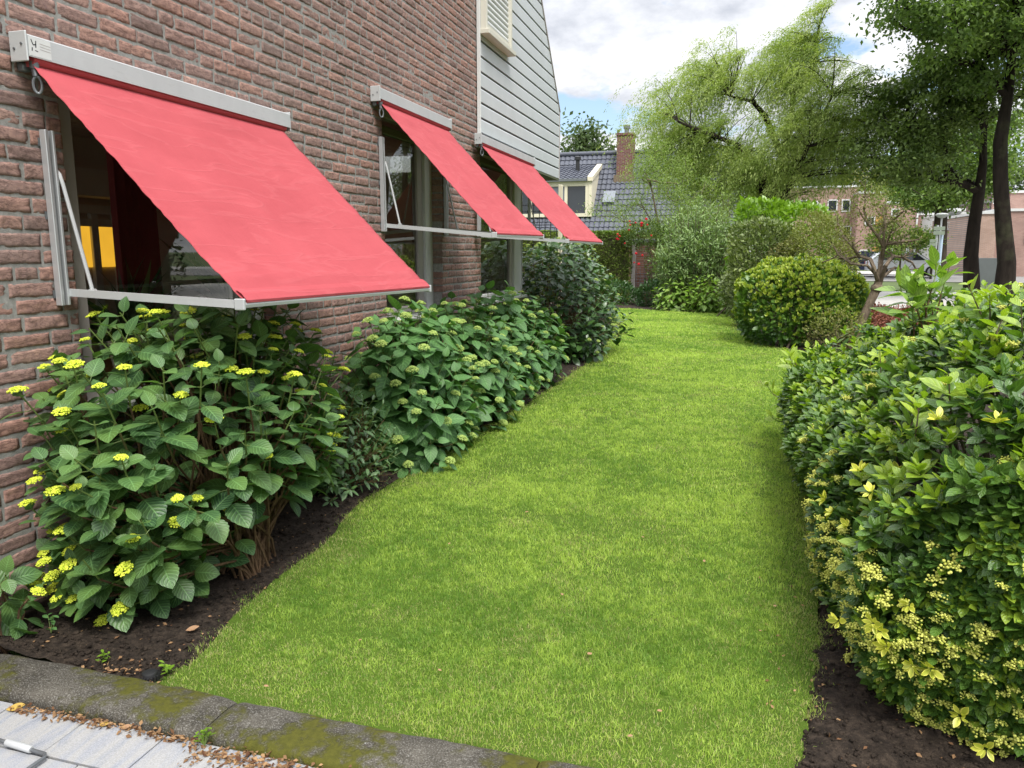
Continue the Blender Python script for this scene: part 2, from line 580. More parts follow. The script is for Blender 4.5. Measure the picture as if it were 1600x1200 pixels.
M['wood'] = plain('wood', (.25, .13, .06), .6, 0, .3, 6)
M['curtain'] = plain('red_curtain', (.16, .02, .03), .9, 0, .3, 9)
M['soil'] = mat_soil(); M['turf'] = mat_turf(); M['kerb'] = mat_kerb(); M['paver'] = mat_paver()
M['asphalt'] = plain('asphalt', (.22, .21, .20), .9, 0, .2, 5, .3, 90)
M['concrete'] = plain('pale_concrete', (.45, .44, .42), .85, 0, .12, 4, .2, 60)
M['path'] = plain('paved_path', (.42, .40, .37), .9, 0, .15, 3, .2, 40)
M['farground'] = plain('verge', (.07, .10, .025), .95, 0, .35, .25, .4, 6)
M['black'] = plain('black_plastic', (.018, .018, .019), .5, 0, .3, 20)
M['rubber'] = plain('tyre_rubber', (.02, .02, .02), .85, 0, .2, 20)
M['stem'] = mat_bark('hydrangea_stem', (.17, .105, .06), 60)
M['gstem'] = plain('green_stem', (.10, .15, .03), .6, 0, .3, 20)
M['twig'] = mat_bark('grey_twig', (.15, .12, .085), 40)
M['bark_dark'] = mat_bark('dark_bark', (.024, .019, .015), 6)
M['bark_grey'] = mat_bark('grey_bark', (.075, .06, .045), 8)
M['bark_pale'] = mat_bark('pale_bark', (.20, .155, .11), 30)

# ================================================================== SETTING: ground, soil, turf, paving, kerb
def inpoly(P, poly):
    x, y = P[:, 0], P[:, 1]; r = np.zeros(len(P), bool); n = len(poly)
    for i in range(n):
        (x0, y0), (x1, y1) = poly[i], poly[i - 1]
        c = ((y0 > y) != (y1 > y))
        r ^= c & (x < (x1 - x0) * (y - y0) / (y1 - y0 + 1e-12) + x0)
    return r
def polydist(P, poly):
    d = np.full(len(P), 1e9)
    for i in range(len(poly)):
        a, b = np.array(poly[i - 1]), np.array(poly[i]); ab = b - a
        t = np.clip(((P - a) @ ab) / (ab @ ab + 1e-12), 0, 1)
        d = np.minimum(d, np.linalg.norm(P - a - t[:, None] * ab, axis=1))
    return d
LAWN = [(.78, 1.93), (.80, 2.09), (.72, 2.47), (.68, 2.84), (.67, 3.2), (.55, 3.82), (.57, 4.5), (.54, 5.29), (.66, 6.41), (.73, 8.17), (.74, 9.41),
        (.80, 10.69), (.56, 12.71), (.12, 16.39), (-.42, 18.6), (-.6, 19.75), (.3, 19.5), (1.09, 19.08), (2.3, 18.62), (2.62, 17.5), (2.60, 16.0), (2.73, 14.42), (3.1, 12.6), (3.54, 12.01),
        (4.3, 11.0), (4.6, 9.0), (3.9, 7.2), (3.3, 6.2), (3.15, 4.9), (3.05, 4.0), (2.98, 3.12), (2.92, 2.67), (2.88, 2.39), (2.82, 2.1), (2.76, 1.93)]
def grid(x0, x1, y0, y1, nx, ny):
    X, Y = np.meshgrid(np.linspace(x0, x1, nx), np.linspace(y0, y1, ny), indexing='ij')
    P = np.stack([X.ravel(), Y.ravel()], 1)
    i = np.arange(nx * ny).reshape(nx, ny)
    F = np.stack([i[:-1, :-1].ravel(), i[1:, :-1].ravel(), i[1:, 1:].ravel(), i[:-1, 1:].ravel()], 1)
    return P, F
# the wide ground, out to the horizon
gm = MB(); gm.add([(-900, -300, -.09), (900, -300, -.09), (900, 1600, -.09), (-900, 1600, -.09)], [(0, 1, 2, 3)])
tag(gm.build('ground', M['farground']), kind='structure')
# garden soil
def soil_z(P):
    P3 = np.c_[P, np.zeros(len(P))]
    d = polydist(P, LAWN); ins = inpoly(P, LAWN)
    z = .02 + .07 * np.clip(1 - P[:, 0] / .55, 0, 1) * (P[:, 1] < 9.6) + (fbm(P3, 9, 3) - .5) * .035 + (fbm(P3, 34, 5, 3) - .5) * .038
    return np.where(ins, -.045, z * np.clip(.35 + d / .12, 0, 1))
P, F = grid(-.04, 5.6, 1.905, 8.0, 190, 205)
P2, F2 = grid(-2.5, 6.5, 8.0, 22.5, 90, 130)
V = np.r_[np.c_[P, soil_z(P)], np.c_[P2, soil_z(P2)]]
link('garden_soil', npmesh('garden_soil', V, np.r_[F, F2 + len(P)], M['soil'], smooth=True), kind='structure')
# turf sheet under the grass
def smooth_poly(poly, step=.06, amp=.05):
    P = np.array(poly); n = len(P); out = []
    for i in range(n):
        p0, p1, p2, p3 = P[i - 1], P[i], P[(i + 1) % n], P[(i + 2) % n]
        k = max(2, int(np.linalg.norm(p2 - p1) / step))
        for t in np.arange(k) / k:
            out.append(.5 * (2 * p1 + (p2 - p0) * t + (2 * p0 - 5 * p1 + 4 * p2 - p3) * t * t + (3 * p1 - p0 - 3 * p2 + p3) * t ** 3))
    Q = np.array(out); T = np.roll(Q, -1, 0) - np.roll(Q, 1, 0); N = unit(np.stack([T[:, 1], -T[:, 0]], 1))
    w = np.where(Q[:, 1] < 1.97, 0, 1)
    return Q + N * ((fbm(np.c_[Q, Q[:, 0] * 0], 4.0, 2, 3) - .5) * 2 * amp * w)[:, None]
LAWN2 = smooth_poly(LAWN)
LAWN2[:, 1] = np.maximum(LAWN2[:, 1], 1.915)
tb = MB(); tb.add(np.c_[LAWN2, np.full(len(LAWN2), .006)], [list(range(len(LAWN2)))])
tag(tb.build('lawn', M['turf']), kind='structure')
# paving of slabs with open joints
pv = MB()
for i in range(-3, 14):
    x0 = .435 + .293 * (i - 1) + .003
    for j, (y0, y1) in enumerate(((1.533, 1.706), (.95, 1.525), (.36, .942))):
        dx = .146 if j % 2 else 0
        pv.box((x0 + dx, y0, -.05), (x0 + dx + .288, y1, .02 + random.uniform(-.0015, .0015)), .003, tint=random.random())
tag(pv.build('pavement', M['paver']), kind='structure')
jt = MB(); jt.box((-1.2, .3, -.06), (5.2, 1.72, .008)); tag(jt.build('pavement_bed', M['soil']), kind='structure')
# kerb stones: rounded, worn concrete
def kerb_stone(x0, x1, k):
    nx = 60
    prof = [(1.712, -.08), (1.712, .022), (1.716, .036), (1.727, .045), (1.76, .049), (1.82, .050), (1.88, .047), (1.902, .038), (1.906, .02), (1.906, -.08)]
    V = []
    for i in range(nx):
        x = x0 + (x1 - x0) * i / (nx - 1)
        e = min(i, nx - 1 - i); dz = -.010 * math.exp(-e / 1.0)
        for y, z in prof:
            V.append((x, y, z + (dz if z > 0 else 0)))
    V = np.array(V); m = len(prof)
    V[:, 2] += (fbm(V, 16, k) - .5) * .012 * (V[:, 2] > 0); V[:, 1] += (fbm(V, 12, k + 9) - .5) * .014 + .012 * np.sin(V[:, 0] * 2.1 + 1)
    F = [[i * m + j, (i + 1) * m + j, (i + 1) * m + j + 1, i * m + j + 1] for i in range(nx - 1) for j in range(m - 1)]
    b = MB(); b.add(V, F + [list(range(m)), [(nx - 1) * m + j for j in range(m)][::-1]])
    tag(b.build('kerb', M['kerb'], smooth=True), kind='structure')
for k, (a, b) in enumerate(((-.9, .125), (.13, 1.127), (1.132, 2.127), (2.132, 3.127), (3.132, 4.4))):
    kerb_stone(a, b, k)
# far surfaces: verge path, street, pavement across the street
def sheet(name, pts, z, mat):
    b = MB(); b.add([(x, y, z) for x, y in pts], [list(range(len(pts)))]); return tag(b.build(name, mat), kind='structure')
sheet('path', [(3.6, 26), (9, 21), (30, 24), (30, 31), (9, 33), (4, 31)], -.074, M['path'])
sheet('street', [(-20, 46), (60, 40), (60, 58), (-20, 58)], -.066, M['asphalt'])
sheet('far_pavement', [(-20, 58), (60, 58), (60, 66), (-20, 66)], -.058, M['path'])

# ================================================================== HOUSE
house = thing('brick_house', 'brown brick house with white boarded upper storey and red window awnings on the left', 'house', (0, 5, 0))
OPEN = [(2.53, 3.93, .80, 2.16), (5.44, 6.62, .92, 2.55), (7.733, 9.6, .92, 2.62)]
SID_Y0, SID_Z0 = 7.61, 2.495
def brick_wall():
    rng = np.random.default_rng(3)
    H, J = .0637, .0125
    rows = []
    z = -.06; k = 0
    while z < 5.4:
        z1 = z + H - J
        y = 1.0 - rng.random() * .2
        segs = []
        cuts = [(a, b) for a, b, c, d in OPEN if z1 > c + .01 and z < d - .01]
        ymax = 7.74 if z > SID_Z0 - .03 else 9.4
        while y < ymax:
            L = .199 if rng.random() < .74 else .094
            y1 = min(y + L, ymax)
            parts = [(y, y1)]
            for a, b in cuts:
                q = []
                for s, e in parts:
                    if e <= a or s >= b: q.append((s, e))
                    else:
                        if s < a - .02: q.append((s, a))
                        if e > b + .02: q.append((b, e))
                parts = q
            for s, e in parts:
                if e - s > .015:
                    deep = any(abs(e - a) < 1e-6 or abs(s - b) < 1e-6 for a, b in cuts)
                    rows.append((s, e, z, z1, deep))
            y = y1 + J - .001
        z += H; k += 1
    B = np.array([(r[0], r[1], r[2], r[3], r[4]) for r in rows], float)
    N = len(B)
    nx, nz = 15, 7
    s = np.linspace(0, 1, nx); t = np.linspace(0, 1, nz)
    S, T = np.meshgrid(s, t, indexing='ij'); S = S.ravel(); T = T.ravel()
    jit = rng.normal(0, .0016, (N, 4))
    y0 = B[:, 0] + jit[:, 0]; y1 = B[:, 1] + jit[:, 1]; z0 = B[:, 2] + jit[:, 2]; z1 = B[:, 3] + jit[:, 3]
    Y = y0[:, None] + (y1 - y0)[:, None] * S; Z = z0[:, None] + (z1 - z0)[:, None] * T
    edge = np.minimum(np.minimum(S * (y1 - y0)[:, None], (1 - S) * (y1 - y0)[:, None]), np.minimum(T * (z1 - z0)[:, None], (1 - T) * (z1 - z0)[:, None]))
    P = np.stack([np.broadcast_to(np.arange(N)[:, None] * 3.7, Y.shape), Y * 1.0, Z * 3.0], -1)
    n1 = fbm(P, 13, 1, 4); n2 = fbm(P * np.array([1, 1, 1.3]), 24, 6, 3)
    ridge = np.clip(1 - np.abs(n1 - .5) / .045, 0, 1)
    X = (n2 - .5) * .006 - ridge * .0032 - .003 * np.clip(1 - edge / .006, 0, 1) + rng.normal(0, .0012, N)[:, None]
    en = (vnoise(np.stack([P[..., 0] + 9, Y, Z], -1), 60, 2) - .5) * .006 * (edge < 1e-6)
    onS = (S < 1e-6) | (S > 1 - 1e-6); onT = (T < 1e-6) | (T > 1 - 1e-6)
    Y = Y + en * onS; Z = Z + en * onT
    V1 = np.stack([X, Y, Z], -1)
    idx = np.arange(nx * nz).reshape(nx, nz)
    ring = np.concatenate([idx[:, 0], idx[-1, 1:], idx[-2::-1, -1], idx[0, -2:0:-1]])
    V2 = V1[:, ring].copy(); V2[..., 0] = np.where(B[:, 4] > 0, -.11, -.012)[:, None]
    K = nx * nz; m = len(ring); V = np.concatenate([V1, V2], 1)
    f1 = np.stack([idx[:-1, :-1].ravel(), idx[1:, :-1].ravel(), idx[1:, 1:].ravel(), idx[:-1, 1:].ravel()], 1)
    r2 = np.roll(ring, -1)
    f2 = np.stack([ring, K + np.arange(m), K + (np.arange(m) + 1) % m, r2], 1)
    f = np.concatenate([f1, f2])
    F = (f[None] + (np.arange(N) * (K + m))[:, None, None]).reshape(-1, 4)
    tint = np.clip(rng.beta(2.2, 2.2, N), 0, 1)
    me = npmesh('brick_wall', V.reshape(-1, 3), F, M['brick'], tint=np.repeat(tint, K + m))
    link('wall', me, house)
brick_wall()
mo = MB()
def mwall(y0, y1, z0, z1):
    mo.box((-.2, y0, z0), (-.0045, y1, z1))
e = .006
mwall(.9, 2.53 - e, -.2, 5.4); mwall(2.53 - e, 3.93 + e, -.2, .80 - e); mwall(2.53 - e, 3.93 + e, 2.16 + e, 5.4); mwall(3.93 + e, 5.44 - e, -.2, 5.4)
mwall(5.44 - e, 6.62 + e, -.2, .92 - e); mwall(5.44 - e, 6.62 + e, 2.55 + e, 5.4); mwall(6.62 + e, 7.733 - e, -.2, 5.4); mwall(7.733 - e, 9.39, -.2, .92 - e)
mo.build('mortar', M['mortar'], house)
# hidden walls; unseen opening added in the near one to light the room
hb = MB()
hb.box((-5.4, .7, -.2), (-3.9, .9, 5.4)); hb.box((-.9, .7, -.2), (-.2, .9, 5.4)); hb.box((-3.9, .7, -.2), (-.9, .9, .7)); hb.box((-3.9, .7, 2.45), (-.9, .9, 5.4)); hb.box((-5.6, .7, -.2), (-5.4, 11.1, 5.4)); hb.box((-5.4, 9.42, -.2), (-.21, 9.6, 2.46))
hb.build('inner_wall', M['plaster'], house)
cl = MB()
for i in range(46):
    cl.box((-5.3 + .112 * i, .92, 2.66), (-5.3 + .112 * i + .104, 9.4, 2.70), .006)
cl.build('room_ceiling', M['ceiling'], house)
MB().box((-5.38, .92, 2.74), (-.21, 9.4, 2.80)).build('ceiling_slab', M['dark'], house)
MB().box((-5.38, .92, .25), (-.21, 9.4, .30)).build('room_floor', M['wood'], house)
# windows (frame, panes, sill), set back in the reveals
def window(y0, y1, z0, z1, xs, left, right, rmat, lmat):
    X0, X1 = xs - .06, xs
    wn = MB(); wn.box((X0, y0, z0 + .001), (X1, y0 + left, z1 - .001), .004); o = wn.build('window', lmat, house)
    MB().box((X0, y1 - right, z0 + .001), (X1 + .002, y1, z1 - .001), .004).build('jamb', rmat, o)
    MB().box((X0, y0 + left + .001, z1 - .07), (X1 - .002, y1 - right - .001, z1 - .001), .004).build('head', lmat, o)
    MB().box((X0, y0 + left + .001, z0), (X1 - .002, y1 - right - .001, z0 + .07), .004).build('bottom_rail', lmat, o)
    MB().box((X0 - .02, y1 - right - .12, z0 + .071), (X1 - .02, y1 - right - .012, z1 - .072), .005).build('sash', M['greyframe'], o)
    g = MB(); g.add([(X0 + .02, y0 + left, z0 + .07), (X0 + .02, y1 - right - .1, z0 + .07), (X0 + .02, y1 - right - .1, z1 - .07), (X0 + .02, y0 + left, z1 - .07)], [(0, 1, 2, 3)])
    g.build('pane', M['glass'], o)
    MB().box((X0 - .02, y0 - .02, z0 - .035), (.05, y1 + .02, z0 - .003), .006).build('sill', M['white'], o)
    return o
window(2.53, 3.93, .80, 2.16, -.075, .125, .09, M['white'], M['greyframe'])
o2 = window(5.44, 6.62, .92, 2.55, -.095, .06, .16, M['white'], M['greyframe'])
MB().box((-.26, 5.5, 1.50), (-.235, 6.33, 1.53), .004).build('transom', M['white'], o2)
o3 = window(7.735, 9.385, .92, 2.46, -.03, .06, .30, M['white'], M['white'])
for y0, y1, z0 in ((5.40, 6.66, 2.36), (7.74, 9.3, 2.36)):                      # olive trim board at the head of the narrow windows
    MB().box((-.155, y0 + .05, z0), (-.068 + (.05 if y0 > 7 else -.04), y1 - .1, z0 + .06), .004).build('head_board', M['soffit'], house)
# room interior: glazed inner door with warm light behind
MB().box((-4.32, 5.2, .3), (-4.24, 9.3, 2.66)).build('partition', M['plaster'], house)
dr = MB()
for y in (6.58, 6.93, 7.25): dr.box((-4.24, y - .05, .32), (-4.19, y + .05, 1.86), .006)
dr.box((-4.239, 6.63, 1.72), (-4.192, 6.88, 1.80)); dr.box((-4.239, 6.98, 1.72), (-4.192, 7.2, 1.80)); dr.box((-4.239, 6.53, 1.86), (-4.19, 7.3, 1.95))
d = dr.build('glazed_door', M['white'], house)
MB().box((-4.23, 6.63, 1.28), (-4.22, 6.88, 1.72)).build('lit_pane', mat_emit('warm_lit_glass', (1.0, .50, .04), .85), d)
MB().box((-4.23, 6.98, 1.28), (-4.22, 7.2, 1.72)).build('lit_pane', bpy.data.materials['warm_lit_glass'], d)
MB().box((-4.2, 5.3, 2.02), (-3.9, 9.2, 2.3)).build('ceiling_beam', M['ceiling'], house)
def curtain(y0, y1, x, z0, z1, label):
    n = 40
    V = []; F = []
    for i in range(n):
        y = y0 + (y1 - y0) * i / (n - 1); dx = .035 * math.sin(i * .95) + .015 * math.sin(i * 2.3)
        V += [(x + dx, y, z0), (x + dx * .7, y, z1), (x + dx * .7 - .006, y, z1), (x + dx - .006, y, z0)]
    for i in range(n - 1):
        for k in range(4): F.append([i * 4 + k, (i + 1) * 4 + k, (i + 1) * 4 + (k + 1) % 4, i * 4 + (k + 1) % 4])
    o = MB().add(V, F).build('curtain', M['curtain'], smooth=True); tag(o, label, 'curtain')
curtain(4.02, 4.42, -1.2, .6, 2.64, 'dark red curtain hanging inside the room behind the nearest wide awning')
curtain(5.52, 5.95, -.34, .95, 2.5, 'dark red curtain drawn aside behind the middle awning window')
curtain(7.85, 8.2, -.34, .95, 2.5, 'dark red curtain drawn aside behind the farthest awning window')

# upper storey: white boards, roof slope, soffit, shuttered window
def right_y(z):
    return 11.2 if z <= 3.43 else 11.2 - (z - 3.43) * 3.0 / 3.14
bd = MB(); pitch = .1475; z = SID_Z0
while z < 5.6:
    z1 = z + pitch
    for a, b in [(SID_Y0 + .022, None)]:
        prof = [(.012, z), (.036, z), (.0365, z1 - .034), (.030, z1 - .021), (.016, z1 - .017), (.012, z1 - .017)]
        V = [(x, a, q) for x, q in prof] + [(x, right_y(q) - .02, q) for x, q in prof]
        m = len(prof)
        bd.add(V, [list(range(m)), list(range(m, 2 * m))[::-1]] + [[i, m + i, m + (i + 1) % m, (i + 1) % m] for i in range(m)])
    z = z1
bd.build('siding', M['siding'], house)
MB().prism([(-.02, SID_Y0 + .12, 2.50), (-.02, 11.17, 2.50), (-.02, 11.17, 3.42), (-.02, 8.3, 6.43), (-.02, SID_Y0 + .12, 6.43)], (.033, 0, 0)).build('siding_backing', M['dark'], house)
MB().box((.0065, SID_Y0, 2.487), (.043, SID_Y0 + .024, 6.4), .003).build('corner_trim', M['white'], house)
MB().box((-.02, 11.178, 2.487), (.043, 11.205, 3.42), .003).build('corner_trim', M['greyframe'], house)
ev = MB(); dy, dz = -3.0, 3.14
ev.prism([(.046, 11.185, 3.42), (.046, 11.225, 3.42), (.046, 11.225 + dy, 3.42 + dz), (.046, 11.185 + dy, 3.42 + dz)], (-.1, 0, 0))
ev.build('verge_trim', M['greyframe'], house)
MB().prism([(.01, 11.23, 3.42), (.01, 11.33, 3.46), (.01, 11.33 + dy, 3.46 + dz), (.01, 11.23 + dy, 3.42 + dz)], (-5.6, 0, 0)).build('roof', plain('roof_tiles', (.05, .05, .055), .5, 0, .3, 5), house)
MB().box((-5.4, 9.62, 2.48), (-.03, 11.17, 3.42)).build('upper_wall', M['siding'], house)
MB().box((-.30, 7.76, 2.466), (.034, 11.19, 2.490)).build('soffit', M['soffit'], house)
MB().box((-.25, 9.39, .0), (-.02, 9.41, 2.44)).build('end_wall', M['white'], house)
sh = MB()
ys0, ys1, zs = 7.64, 8.56, 3.57
sh.box((.038, ys0, 5.15), (.10, ys1, 5.2), .004); so = sh.build('shuttered_window', M['offwhite'], house)
for a in (ys0, ys1 - .05): MB().box((.038, a, zs + .05), (.10, a + .05, 5.149), .004).build('shutter_guide', M['offwhite'], so)
sl = MB()
for k in range(30):
    z = zs + .12 + k * .0545
    pr = [(.048, z), (.060, z + .004), (.069, z + .017), (.0705, z + .028), (.067, z + .042), (.058, z + .052), (.048, z + .052)]
    V = [(x, ys0 + .051, q) for x, q in pr] + [(x, ys1 - .051, q) for x, q in pr]; m = len(pr)
    sl.add(V, [[i, m + i, m + (i + 1) % m, (i + 1) % m] for i in range(m)])
sl.build('roller_shutter', M['white'], so)
MB().box((.043, ys0 + .051, zs + .052), (.083, ys1 - .051, zs + .118), .004).build('bottom_bar', M['offwhite'], so)
MB().box((.039, ys0 - .02, zs), (.135, ys1 + .03, zs + .048), .005).build('shutter_sill', M['offwhite'], so)

# ================================================================== AWNINGS
def awning(label, Y0, Y1, Xb, Xf, Zt, fabT, rail, g0, g1, gz, arm0, arm1, strut_z, sticker=False):
    """cassette from Y0..Y1 on the wall; fabT = (y0,y1,x,z) top edge; rail = (y0,y1,x,z0,z1); g0,g1 guide Y; gz=(z0,z1)"""
    t = thing('window_awning', label, 'awning', (Xb, (Y0 + Y1) / 2, Zt), 'red cloth awnings on the brick house')
    Zb = Zt - .078
    c = MB()
    pf = [(Xb + .002, Zb - .012), (Xb + .002, Zt + .008), (Xb + .02, Zt + .012), (Xf - .008, Zt), (Xf, Zt - .006), (Xf, Zb), (Xf - .006, Zb), (Xf - .006, Zt - .012), (Xb + .01, Zt - .006), (Xb + .01, Zb - .012)]
    m = len(pf)
    V = [(x, Y0 + .004, z) for x, z in pf] + [(x, Y1 - .004, z) for x, z in pf]
    c.add(V, [[i, m + i, m + (i + 1) % m, (i + 1) % m] for i in range(m)] + [list(range(m))[::-1], list(range(m, 2 * m))])
    c.build('cassette', M['alu_pale'], t)
    for y in (Y0, Y1):
        s = -1 if y == Y0 else 1
        b = MB(); b.box((Xb + .001, y - .004, Zb - .018), (Xf - .001, y + .004, Zt + .010), .003)
        ec = b.build('end_cap', M['alu_pale'], t)
        for q in ((.3, .35), (.72, .55)):
            px, pz = Xb + (Xf - Xb) * q[0], Zb + (Zt - Zb) * q[1]
            MB().tube([(px, y + s * .004, pz), (px, y + s * .008, pz)], .0045, 8).build('screw', M['steel'], ec)
    ym, ww = (Y0 + Y1) / 2, (Y1 - Y0) / 2 - .03
    xm, zm = (Xb + Xf) / 2 + .002, Zt - .075
    rl = MB(); rl.tube([(xm, ym - ww, zm), (xm, ym + ww, zm)], .033, 20); rl.build('cloth_roll', M['red'], t, smooth=True)
    # crank gear and eye
    gr = MB(); gx, gy = Xb + .055, Y0 + .045
    gr.box((Xb + .005, gy - .03, Zb - .045), (gx - .02, gy + .005, Zb - .014), .004)
    gr.tube([(gx, gy, Zb - .01), (gx, gy, Zb - .035)], .017, 12); gr.tube([(gx, gy, Zb - .035), (gx + .004, gy, Zb - .062)], .012, 12)
    g = gr.build('crank_gear', M['steel'], t, smooth=True)
    ring = MB(); cc = np.array([gx + .008, gy, Zb - .092]); pts = []
    for k in range(25):
        a = 2 * math.pi * k / 24
        pts.append(cc + np.array([.011 * math.cos(a), .009 * math.cos(a), .030 * math.sin(a)]))
    ring.tube(pts, .0055, 8); ring.build('crank_eye', M['steel'], g, smooth=True)
    # cloth
    fy0, fy1, fx, fz = fabT; ry0, ry1, rx, rz0, rz1 = rail
    nu, nv = 60, 60
    U, Vv = np.meshgrid(np.linspace(0, 1, nu), np.linspace(0, 1, nv), indexing='ij'); U = U.ravel(); Vv = Vv.ravel()
    ya = fy0 + (fy1 - fy0) * U; yb = ry0 + (ry1 - ry0) * U
    zr = rz0 + (rz1 - rz0) * U
    X = fx + (rx - fx) * Vv; Y = ya + (yb - ya) * Vv; Z = fz + (zr - fz) * Vv
    sag = np.sin(np.pi * Vv) * (.006 + .010 * np.sin(np.pi * U)) + .003 * np.sin(U * 38 + Vv * 3) * Vv ** 2 * np.clip(1.2 - Vv, 0, 1)
    edgew = np.where((U < .02) | (U > .98), 1, 0) * .0028 * np.sin(Vv * 95 + 2 * np.sin(Vv * 21))
    wr = fbm(np.stack([U * 1.3, Vv * 7, U * 0], -1), 1.0, 4, 3) - .5; sag = sag + wr * .016 * np.sin(np.pi * Vv) + .004 * np.exp(-((Vv - .12) / .03) ** 2) - .004 * np.exp(-((Vv - .9) / .02) ** 2)
    Z = Z - sag * .7 + edgew * .6; X = X - sag * .7; Y = Y + edgew * .5
    L = nu * nv; nrm = np.array([fz - rz0, 0, rx - fx]); nrm = nrm / np.linalg.norm(nrm) * .0022
    A = np.stack([X, Y, Z], -1); Bk = A - nrm
    i = np.arange(L).reshape(nu, nv)
    f = np.stack([i[:-1, :-1].ravel(), i[:-1, 1:].ravel(), i[1:, 1:].ravel(), i[1:, :-1].ravel()], 1)
    bd = np.concatenate([i[:, 0], i[-1, 1:], i[-2::-1, -1], i[0, -2:0:-1]]); b2 = np.roll(bd, -1)
    side = np.stack([bd, b2, b2 + L, bd + L], 1)
    cl = link('cloth', npmesh('cloth', np.r_[A, Bk], [np.r_[f, f[:, ::-1] + L, side]], M['red'], smooth=True), t)
    # hem along the front rail: a second thickness of cloth
    hm = MB(); n = 30
    dirv = np.array([fx - rx, 0, fz - rz0]); dirv = dirv / np.linalg.norm(dirv)
    for k in range(n):
        a, b = k / n, (k + 1) / n
        q = []
        for u in (a, b):
            p = np.array([rx, ry0 + (ry1 - ry0) * u, rz0 + (rz1 - rz0) * u])
            q += [p + (.0085, 0, -.004), p + (.010, 0, .006), p + dirv * .030 + nrm * 5.5, p + dirv * .058 + nrm * 2.2]
        hm.add(np.array(q), [(0, 4, 5, 1), (1, 5, 6, 2), (2, 6, 7, 3)])
    hm.build('hem', M['red'], cl)
    fr = MB(); V = []
    for yy, zz in ((ry0 - .01, rz0), (ry1 + .01, rz1)):
        for dx, dz2 in ((-.022, -.002), (.004, -.002), (.007, -.010), (.004, -.022), (-.022, -.022)):
            V.append((rx + dx, yy, zz + dz2))
    fr.add(V, [[k, 5 + k, 5 + (k + 1) % 5, (k + 1) % 5] for k in range(5)] + [[4, 3, 2, 1, 0], [5, 6, 7, 8, 9]])
    f_ = fr.build('front_rail', M['alu_pale'], t)
    MB().box((rx - .03, ry0 - .022, rz0 - .03), (rx + .012, ry0 - .008, rz0 + .012), .003).build('rail_cap', M['alu_pale'], f_)
    MB().box((rx - .03, ry1 + .008, rz1 - .03), (rx + .012, ry1 + .022, rz1 + .012), .003).build('rail_cap', M['alu_pale'], f_)
    # guides on the wall, arms and stays
    for k, gy in enumerate((g0, g1)):
        b = MB(); z0, z1 = gz
        b.box((Xb + .004, gy - .022, z0), (Xb + .034, gy - .006, z1), .002); b.box((Xb + .004, gy + .010, z0), (Xb + .034, gy + .022, z1), .002); b.box((Xb + .003, gy - .005, z0), (Xb + .010, gy + .009, z1 - .004))
        gd = b.build('guide_rail', M['alu'], t)
        for zb in (z0 + .03, (z0 + z1) / 2, z1 - .06): MB().box((Xb - .001, gy - .028, zb), (Xb + .004, gy + .028, zb + .03)).build('bracket', M['steel'], gd)
        ya = gy + (.03 if k == 0 else -.03); yr = ry0 - .012 if k == 0 else ry1 - .03
        za = arm0; zr_ = (rz0 if k == 0 else rz1) - .008
        M_ = MB(); p0, p1 = np.array([Xb + .02, ya, za]), np.array([rx - .03, yr, zr_])
        h = .0145
        V = []
        for p in (p0, p1):
            V += [p + (0, -.010, -h), p + (0, .010, -h), p + (0, .010, h), p + (0, -.010, h)]
        M_.add(V, [(0, 1, 5, 4), (1, 2, 6, 5), (2, 3, 7, 6), (3, 0, 4, 7), (3, 2, 1, 0), (4, 5, 6, 7)])
        a_ = M_.build('arm', M['alu_pale'], t)
        st = MB(); q0 = np.array([Xb + .018, ya, strut_z]); q1 = np.array([Xb + .135, ya + .004, za + .006])
        st.tube([q0, q0 + (.012, 0, -.012), q0 + (.024, 0, -.05), q1 * .5 + (q0 + (.024, 0, -.05)) * .5, q1], .0075, 8)
        st.tube([q1 + (0, -.014, .0), q1 + (0, .014, .0)], .01, 8)
        st.build('stay', M['alu_pale'], a_, smooth=True)
    if sticker:
        s = MB(); y0, y1 = Y0 + .006, Y0 + .10
        s.box((Xf - .001, y0, Zb + .004), (Xf + .0008, y1, Zt - .008)); so = s.build('sticker', M['white'], t)
        em = MB()
        x = Xf + .0009
        def bar(ya, za, yb, zb, th):
            dv = np.array([yb - ya, zb - za]); n_ = np.array([-dv[1], dv[0]]) / np.linalg.norm(dv) * th / 2
            em.prism([(x, ya + n_[0], za + n_[1]), (x, yb + n_[0], zb + n_[1]), (x, yb - n_[0], zb - n_[1]), (x, ya - n_[0], za - n_[1])], (.0004, 0, 0))
        zc = (Zb + Zt) / 2
        bar(y0 + .010, zc + .022, y0 + .017, zc + .004, .004); bar(y0 + .017, zc + .004, y0 + .030, zc + .007, .004)
        bar(y0 + .030, zc + .020, y0 + .028, zc - .004, .004); bar(y0 + .013, zc - .006, y0 + .011, zc - .018, .004); bar(y0 + .024, zc - .014, y0 + .036, zc - .016, .003)
        em.build('emblem', M['black'], so)
        em = MB()
        for q in (.012, .002, -.008): bar(y0 + .046, zc + q + .002, y0 + .092, zc + q, .0016)
        em.build('fine_print', M['greyframe'], so)
    return t
awning('red awning over the wide window nearest the viewer, widest of the three', 2.335, 4.06, 0.0, .082, 2.231, (2.365, 4.005, .064, 2.128), (2.43, 4.185, .865, 1.268, 1.245), 2.44, 4.10, (1.238, 1.91), 1.288, 1.26, 1.76, True)
awning('red awning over the middle narrow window, against brickwork on all sides', 5.255, 6.70, 0.0, .08, 2.610, (5.29, 6.655, .062, 2.508), (5.42, 6.81, .892, 1.577, 1.590), 5.38, 6.68, (1.598, 2.285), 1.645, 1.64, 2.12)
